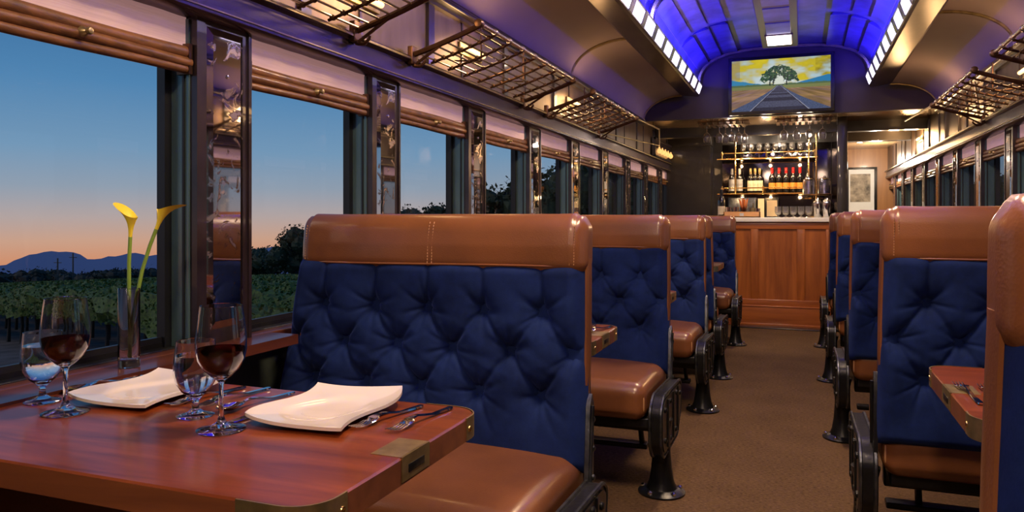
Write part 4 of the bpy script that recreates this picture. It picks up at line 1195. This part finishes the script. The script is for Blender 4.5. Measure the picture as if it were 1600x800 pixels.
# mirror back and side
g = G(); g.box(-.90, .34, YEND - .02, YEND - .006, 1.1, 2.0); tag(g.build('back_bar_mirror', 'barmirror'), 'large dark mirror behind the bar shelves', 'mirror')
g = G(); g.box(.346, .352, 8.24, YEND - .03, 1.12, 2.04); tag(g.build('side_bar_mirror', 'barmirror'), 'tall mirror on the bar side of the partition', 'mirror')
# glasses on the upper shelf
def stem_glass(nm='stemmed_glass'):
    t = thing(nm, '', 'glass')
    G().lathe([(0, 0), (.032, 0), (.033, .002), (.006, .008), (.004, .02), (.004, .075), (.012, .085), (.030, .10), (.037, .125), (.036, .155), (.030, .185), (.0285, .185), (.0345, .155), (.0355, .126), (.029, .102), (.010, .088), (0, .086)], n=24).build('glass_body', 'barglass', t); return t
sg_ = stem_glass()
row(sg_, [-.635 + .091 * k for k in range(8)], 1.805, 9.44, ['%s stemmed glass from the left on the upper brass shelf' % ORD[k] for k in range(8)], 'glasses on the upper shelf')
for k, x in enumerate((.175, .25, .30)): dup(sg_, (x, 9.2 + .1 * (k % 2), 1.092), '%s stemmed glass on the back counter right of the bottles' % ORD[k], 'glasses on the back counter')
# hanging glasses
def hanger(x0, x1, lab):
    t = thing('glass_hanger', lab, 'glass rack', ((x0 + x1) / 2, 8.2, 2.10)); L = (x1 - x0) / 2
    g = G(); g.box(-L, L, -.15, .15, -.004, .004); g.build('plate', 'bronze', t)
    g = G(); k = -L + .03
    while k < L:
        g.box(k - .005, k + .005, -.15, .15, -.03, -.004); g.box(k - .016, k + .016, -.15, .15, -.034, -.030); k += .06
    g.build('runner', 'bronze', t)
hanger(-1.0, -.49, 'steel hanging glass rack left of the television'); hanger(-.24, .30, 'steel hanging glass rack below the television')
def hung(n_, x, y, lab):
    o = dup(sg_, (x, y, 2.078), lab, 'wine glasses hanging from the soffit'); o.rotation_euler = (PI, 0, 0); return o
hl = [(-.912, 8.12), (-.79, 8.18), (-.74, 8.30), (-.665, 8.12), (-.60, 8.20), (-.545, 8.30)]
for k, (x, y) in enumerate(hl): hung(0, x, y, '%s hanging wine glass from the left, in the left ceiling rack' % ORD[k])
for k, x in enumerate((-.152, -.03, .09, .209)): hung(0, x, 8.13, '%s hanging wine glass from the left, in the rack below the television' % ORD[k])
# corridor picture
t = thing('framed_photograph', 'tall framed photograph with wide white mat at the end of the corridor', 'picture', (.845, ROOM1 - .02, 1.05))
G().box(-.215, .205, -.02, .018, -.15, .79, r=.004).build('frame', 'black', t); G().box(-.175, .165, -.023, -.019, -.11, .755).build('mat_board', 'white', t)
G().box(-.155, .115, -.025, -.023, .28, .69).build('print', 'cover', t)
t = thing('wall_panel_dark', 'dark framed panel edge beside the corridor photograph', 'panel', (.60, 11.4, 1.45)); t.name = 'corridor_cabinet'; t['label'] = 'narrow black cabinet at the corridor left of the photograph'; t['category'] = 'cabinet'
G().box(-.16, -.0, -.3, .3, -1.45, .42, r=.01).build('body', 'black', t); G().box(.0, .006, -.28, .28, -1.4, .40).build('door', 'dark', t)
# recessed spots
def rspot(x, y, lab, e):
    t = thing('recessed_spotlight', lab, 'spotlight', (x, y, 2.104)); G().lathe([(.035, 0), (.055, 0), (.055, -.006), (.035, -.006)], n=24, closed=True).build('ring', 'chrome', t)
    G().lathe([(0, -.012), (.03, -.008), (.034, 0), (0, 0)], n=20).build('lens', 'spot', t); spot('spot_lamp', (x, y, 2.085), e, (1, .68, .38), 2.2, .03)
rspot(.74, 11.0, 'bright warm recessed spotlight in the corridor ceiling', 70)
for k, x in enumerate((-.85, -.25, .2)): rspot(x, 8.95, '%s small recessed spotlight from the left above the bar' % ORD[k], 12)
spot('bar_front_wash', (-.15, 7.0, 2.55), 80, (1, .72, .42), 1.3, .08, (.35, 0, 0))
point('picture_fill', (.95, 11.2, 1.85), 34, (1, .88, .72), .04); point('corridor_warm', (1.0, 9.6, 1.9), 9, (1, .6, .3), .05)  # first is a fill light added to brighten the framed print
for x in (-.7, -.35, 0.0):  # point lights added to bring out shelves and glasses, without fixtures
    point('shelf_fill', (x, 9.26, 1.76), 3.2, (1, .62, .28), .015); point('shelf_fill_low', (x, 9.1, 1.36), 3.0, (1, .62, .28), .015); point('glass_fill', (x + .1, 9.15, 2.03), 4, (1, .8, .6), .02)
    point('hanging_glass_fill', (x, 8.32, 1.98), .9, (1, .85, .8), .015)

sun = bpy.data.lights.new('afterglow', 'SUN'); sun.energy = .5; sun.angle = .5; sun.color = (1, .8, .6)
so = bpy.data.objects.new('afterglow', sun); COL.objects.link(so); so.rotation_euler = (.5, -.75, 0)
# ------------------------------------------------------------------ exterior
def gz(x, y):
    d = max(0., math.hypot(x, y) - 23); return -2.75 - .072 * d
M['soil'] = simple('soil', (.11, .09, .085), .95, var=.45, nscale=1.3, bstr=.6, bscale=8)
def leafmat(n, lo, hi, s=3.0):
    m, nt, b = mat(n); setin(b, Roughness=.7); v = coords(nt, (1, 1, 1)); f = noise(nt, v, s, 8, .8)
    nt.links.new(ramp(nt, f, [(.35, lo), (.7, hi)]), b.inputs['Base Color']); return m
M['vine'] = leafmat('vine_leaf', (.008, .018, .002), (.17, .25, .022), 8)
M['treeleaf'] = leafmat('tree_leaf', (.006, .012, .004), (.04, .065, .016), 2)
M['darkleaf'] = leafmat('dark_leaf', (.004, .008, .006), (.016, .028, .014), .5)
M['bark'] = simple('bark', (.03, .022, .016), .9)
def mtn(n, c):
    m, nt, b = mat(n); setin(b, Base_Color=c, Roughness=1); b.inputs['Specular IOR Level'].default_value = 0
    b.inputs['Emission Color'].default_value = (c[0] * .9, c[1], c[2] * 1.2, 1); b.inputs['Emission Strength'].default_value = .55; return m  # bluish glow put into the mountain colour to lighten it
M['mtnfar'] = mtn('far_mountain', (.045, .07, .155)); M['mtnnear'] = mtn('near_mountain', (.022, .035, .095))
xs = np.concatenate([np.linspace(-900, -170, 25), np.linspace(-160, 60, 90), np.linspace(70, 500, 20)]); ys_ = np.concatenate([np.linspace(-100, 160, 100), np.linspace(180, 900, 25)])
X, Y_ = np.meshgrid(xs, ys_, indexing='ij'); Z = np.vectorize(gz)(X, Y_)
o = G().grid(X, Y_, Z).build('ground', 'soil', smooth=60); o['kind'] = 'structure'
# vine rows
vd = Vector((-.93, .367)); vp = Vector((-.367 * -1, .93)); vp = Vector((.367, .93))
base0 = Vector((-16.9, 15.3))
def vine_row(i, off, n0, n1, step, det, lab):
    t = thing('vine_row', lab, 'vine row', (0, 0, 0), 0, 'rows of the vineyard')
    sec = []; N = int((n1 - n0) / step)
    X = np.zeros((N + 1, 9)); Y_ = X.copy(); Z = X.copy()
    for k in range(N + 1):
        p = base0 + vp * off + vd * (n0 + k * step); g0 = gz(p.x, p.y)
        for j in range(9):
            a = PI * 1.3 * j / 8 - .15 * PI; r = 1 + random.uniform(-.28, .28)
            q = p + vp * (-math.cos(a) * .62 * r) + vd * random.uniform(-.12, .12)
            X[k, j], Y_[k, j] = q.x, q.y; Z[k, j] = g0 + 1.35 + math.sin(a) * .62 * r + random.uniform(-.06, .06)
    g = G(); g.grid(X, Y_, Z)
    if det:
        for q in range(det):
            u = random.uniform(n0, n1); p = base0 + vp * off + vd * u; a = random.uniform(-.3, PI + .3); rr = random.uniform(.5, .85)
            c_ = Vector((p.x, p.y, gz(p.x, p.y) + 1.3 + math.sin(a) * rr)) + Vector((vp.x, vp.y, 0)) * (-math.cos(a) * rr)
            s_ = random.uniform(.022, .06); d1 = Vector((random.uniform(-1, 1), random.uniform(-1, 1), random.uniform(-1, 1))).normalized(); d2 = d1.cross(Vector((random.uniform(-1, 1), random.uniform(-1, 1), random.uniform(-1, 1)))).normalized()
            g.add([c_ + d1 * s_, c_ + d2 * s_, c_ - d1 * s_, c_ - d2 * s_], [(0, 1, 2, 3)])
    g.build('foliage', 'vine', t, smooth=0, fixn=False)
    if i < 2:
        u = n0; c_ = 0
        while u < n1 and c_ < 30:
            p = base0 + vp * off + vd * u; z0 = gz(p.x, p.y)
            G().tube([(p.x, p.y, z0 - .1), (p.x + .05, p.y, z0 + .7), (p.x, p.y, z0 + 1.5)], [.07, .05, .05], 6).build('trunk', 'bark', t, smooth=60); u += 1.6; c_ += 1
for i in range(34):
    off = i * 2.2; n1 = 100
    n0 = max(-11, (.60 * (15.3 + .93 * off) + (-16.9 + .367 * off)) / .71) - 2
    far = max(0, 100 - off * .2)
    vine_row(i, off, n0, 95, .45 if i < 8 else .9, 26000 if i < 3 else (9000 if i < 12 else (2500 if i < 20 else 0)), 'vineyard row outside the left windows, nearest to the train' if i == 0 else ('vineyard row outside the left windows, second from the train' if i == 1 else 'one of the green vine rows filling the field beyond the nearest two'))
# mountains
def ridge(name, lab, D, prof, base, m_):
    # prof: list of (azimuth deg left of +Y, height)
    g = G(); vs = []
    n = 160; a0, a1 = prof[0][0], prof[-1][0]
    for k in range(n + 1):
        a = a0 + (a1 - a0) * k / n
        for q in range(len(prof) - 1):
            if prof[q][0] >= a >= prof[q + 1][0]:
                s_ = (prof[q][0] - a) / (prof[q][0] - prof[q + 1][0]); s_ = s_ * s_ * (3 - 2 * s_); h = prof[q][1] * (1 - s_) + prof[q + 1][1] * s_; break
        h += .8 * math.sin(a * 7.1) * D / 900 * .6 + .35 * math.sin(a * 19)
        r_ = math.radians(a); x, y = -math.sin(r_) * D, math.cos(r_) * D
        vs += [(x, y, base), (x * .98, y * .98, base + (h - base) * .5), (x, y, h), (x * 1.1, y * 1.1, base)]
    fs = [(4 * k + j, 4 * k + j + 1, 4 * k + 4 + j + 1, 4 * k + 4 + j) for k in range(n) for j in range(3)]
    g.add(vs, fs); tag(g.build(name, m_, smooth=80), lab, 'mountain')
def el(py, D): return 1.12 + (338 - py) / 1180. * D      # height of a summit at distance D
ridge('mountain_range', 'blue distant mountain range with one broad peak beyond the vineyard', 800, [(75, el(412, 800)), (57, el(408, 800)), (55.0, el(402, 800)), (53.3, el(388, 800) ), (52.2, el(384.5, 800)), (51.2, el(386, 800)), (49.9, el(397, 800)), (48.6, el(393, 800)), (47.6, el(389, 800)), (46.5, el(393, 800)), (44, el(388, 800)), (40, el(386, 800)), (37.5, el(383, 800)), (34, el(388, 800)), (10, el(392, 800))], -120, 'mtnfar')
# trees
def leafball(g, c, r, n, s0, s1, flat=.8):
    for _ in range(n):
        d = Vector((random.gauss(0, 1), random.gauss(0, 1), random.gauss(0, 1))).normalized() * r * random.uniform(.55, 1.08)
        p = Vector(c) + Vector((d.x, d.y, d.z * flat)); s_ = random.uniform(s0, s1)
        d1 = Vector((random.gauss(0, 1), random.gauss(0, 1), random.gauss(0, 1))).normalized(); d2 = d1.cross(Vector((random.gauss(0, 1), random.gauss(0, 1), 1))).normalized()
        g.add([p + d1 * s_, p + d2 * s_ * .7, p - d1 * s_, p - d2 * s_ * .7], [(0, 1, 2, 3)])
def ico(g, c, r, seed, flat=.85):
    n, m_ = 10, 7; rr = random.Random(seed); vs = []; fs = []
    for i in range(m_ + 1):
        for j in range(n):
            a = PI * i / m_; b_ = 2 * PI * j / n; q = r * rr.uniform(.72, 1.05)
            vs.append((c[0] + q * math.sin(a) * math.cos(b_), c[1] + q * math.sin(a) * math.sin(b_), c[2] + q * flat * math.cos(a)))
    for i in range(m_):
        for j in range(n): fs.append((i * n + j, i * n + (j + 1) % n, (i + 1) * n + (j + 1) % n, (i + 1) * n + j))
    g.add(vs, fs)
TREE = 0
def tree(x, y, top, r, lab, mt='treeleaf', dense=1.0, base=None, grp='trees beyond the windows'):
    global TREE
    TREE += 1; b0 = gz(x, y) if base is None else base; H = top - b0
    t = thing('tree', lab, 'tree', (x, y, b0), 0, grp)
    rr = random.Random(TREE * 13)
    G().tube([(0, 0, -.3), (.02 * H, 0, H * .3), (0, .02 * H, H * .7)], [.035 * H, .028 * H, .012 * H], 7).build('trunk', 'bark', t)
    g = G(); k = 11
    for i in range(k):
        a = rr.uniform(0, 2 * PI); q = rr.uniform(0, .68) * r; zz = H - r * .42 - rr.uniform(0, 1) * max(.1, H - r * 1.0) * .75
        if i == 0: q = 0; zz = H - r * .4
        c_ = (math.cos(a) * q, math.sin(a) * q, zz); cr = r * rr.uniform(.30, .45)
        ico(g, c_, cr * .82, TREE * 31 + i); leafball(g, c_, cr * 1.08, int(230 * dense), r * .022, r * .055)
    g.build('crown', mt, t, smooth=0, fixn=False)
def az(px): return math.degrees(math.atan((800 - px) / 1180.)) + 20.87
def place(a, D): r_ = math.radians(a); return -math.sin(r_) * D, math.cos(r_) * D
# tree line at the far edge of the vineyard: (azimuth, distance, image-free height above camera datum)
random.seed(11)
a = 58.0; k = 0
while a > 36:
    D = 128 + random.uniform(-8, 8); x, y = place(a, D); hh = random.uniform(2.6, 5.2)
    if a < 43: hh += 1.2
    topz = gz(x, y) + .6 + random.uniform(2.3, 4.2) * (1.0 if a > 43 else 1.8)
    tree(x, y, topz, random.uniform(3.2, 4.8), 'low dark tree in the tree line at the far edge of the vineyard', 'darkleaf', .25, base=gz(x, y), grp='far tree line'); a -= .95 + random.uniform(-.3, .3); k += 1
# individual trees
for (px, py, D, r, lab) in ((405, 384, 95, 4.0, 'round dark tree seen left of the large bench'), (462, 348, 80, 3.6, 'tall dark tree touching the left edge of the large bench'),
                            (500, 380, 80, 4.0, 'dark tree hidden behind the large bench corner'), (640, 318, 46, 2.6, 'small loose tree at the left of the third left window'), (682, 308, 46, 2.7, 'taller loose tree at the right of the third left window'),
                            (735, 300, 46, 3.2, 'dark tree behind the third window post'), (790, 288, 42, 3.4, 'leafy tree filling the lower fourth left window'), (822, 262, 40, 3.4, 'tall leafy tree at the right of the fourth left window'),
                            (868, 262, 36, 3.6, 'dense tree filling the fifth left window'), (905, 235, 34, 4.0, 'dense dark tree beyond the sixth left window'), (945, 230, 34, 4.0, 'dense dark tree beyond the seventh left window'), (985, 232, 36, 4.0, 'dense dark tree beyond the farthest left windows')):
    x, y = place(az(px), D); tree(x, y, 1.12 + (338 - py) / 1180. * D * math.cos(math.radians(az(px) - 20.87)), r, lab, dense=1.0)
for (px, py, D, r, lab) in ((1592, 250, 30, 2.6, 'dark conifer-like tree outside the nearest visible right window'), (1536, 282, 40, 2.0, 'small dark tree outside the next right window'), (1640, 240, 26, 3, 'dark tree outside right windows, by the picture edge')):
    x, y = place(az(px), D); tree(x, y, 1.12 + (338 - py) / 1180. * D * .9, r, lab, dense=1.0)
# utility poles
for px, tp, D in ((90, 408, 118), (114, 400, 120)):
    x, y = place(az(px), D); g = G(); zt_ = 1.12 + (338 - tp) / 1180. * D * .8
    g.tube([(0, 0, -1), (0, 0, zt_ + 10.5)], .10, 6); g.tube([(-.7, 0, zt_ + 9.9), (.7, 0, zt_ + 9.9)], .05, 4)
    o = g.build('utility_pole', 'steel', loc=(x, y, -10.5)); tag(o, ['shorter pale utility pole', 'taller utility pole'][tp == 400] + ' at the far edge of the vineyard', 'pole')
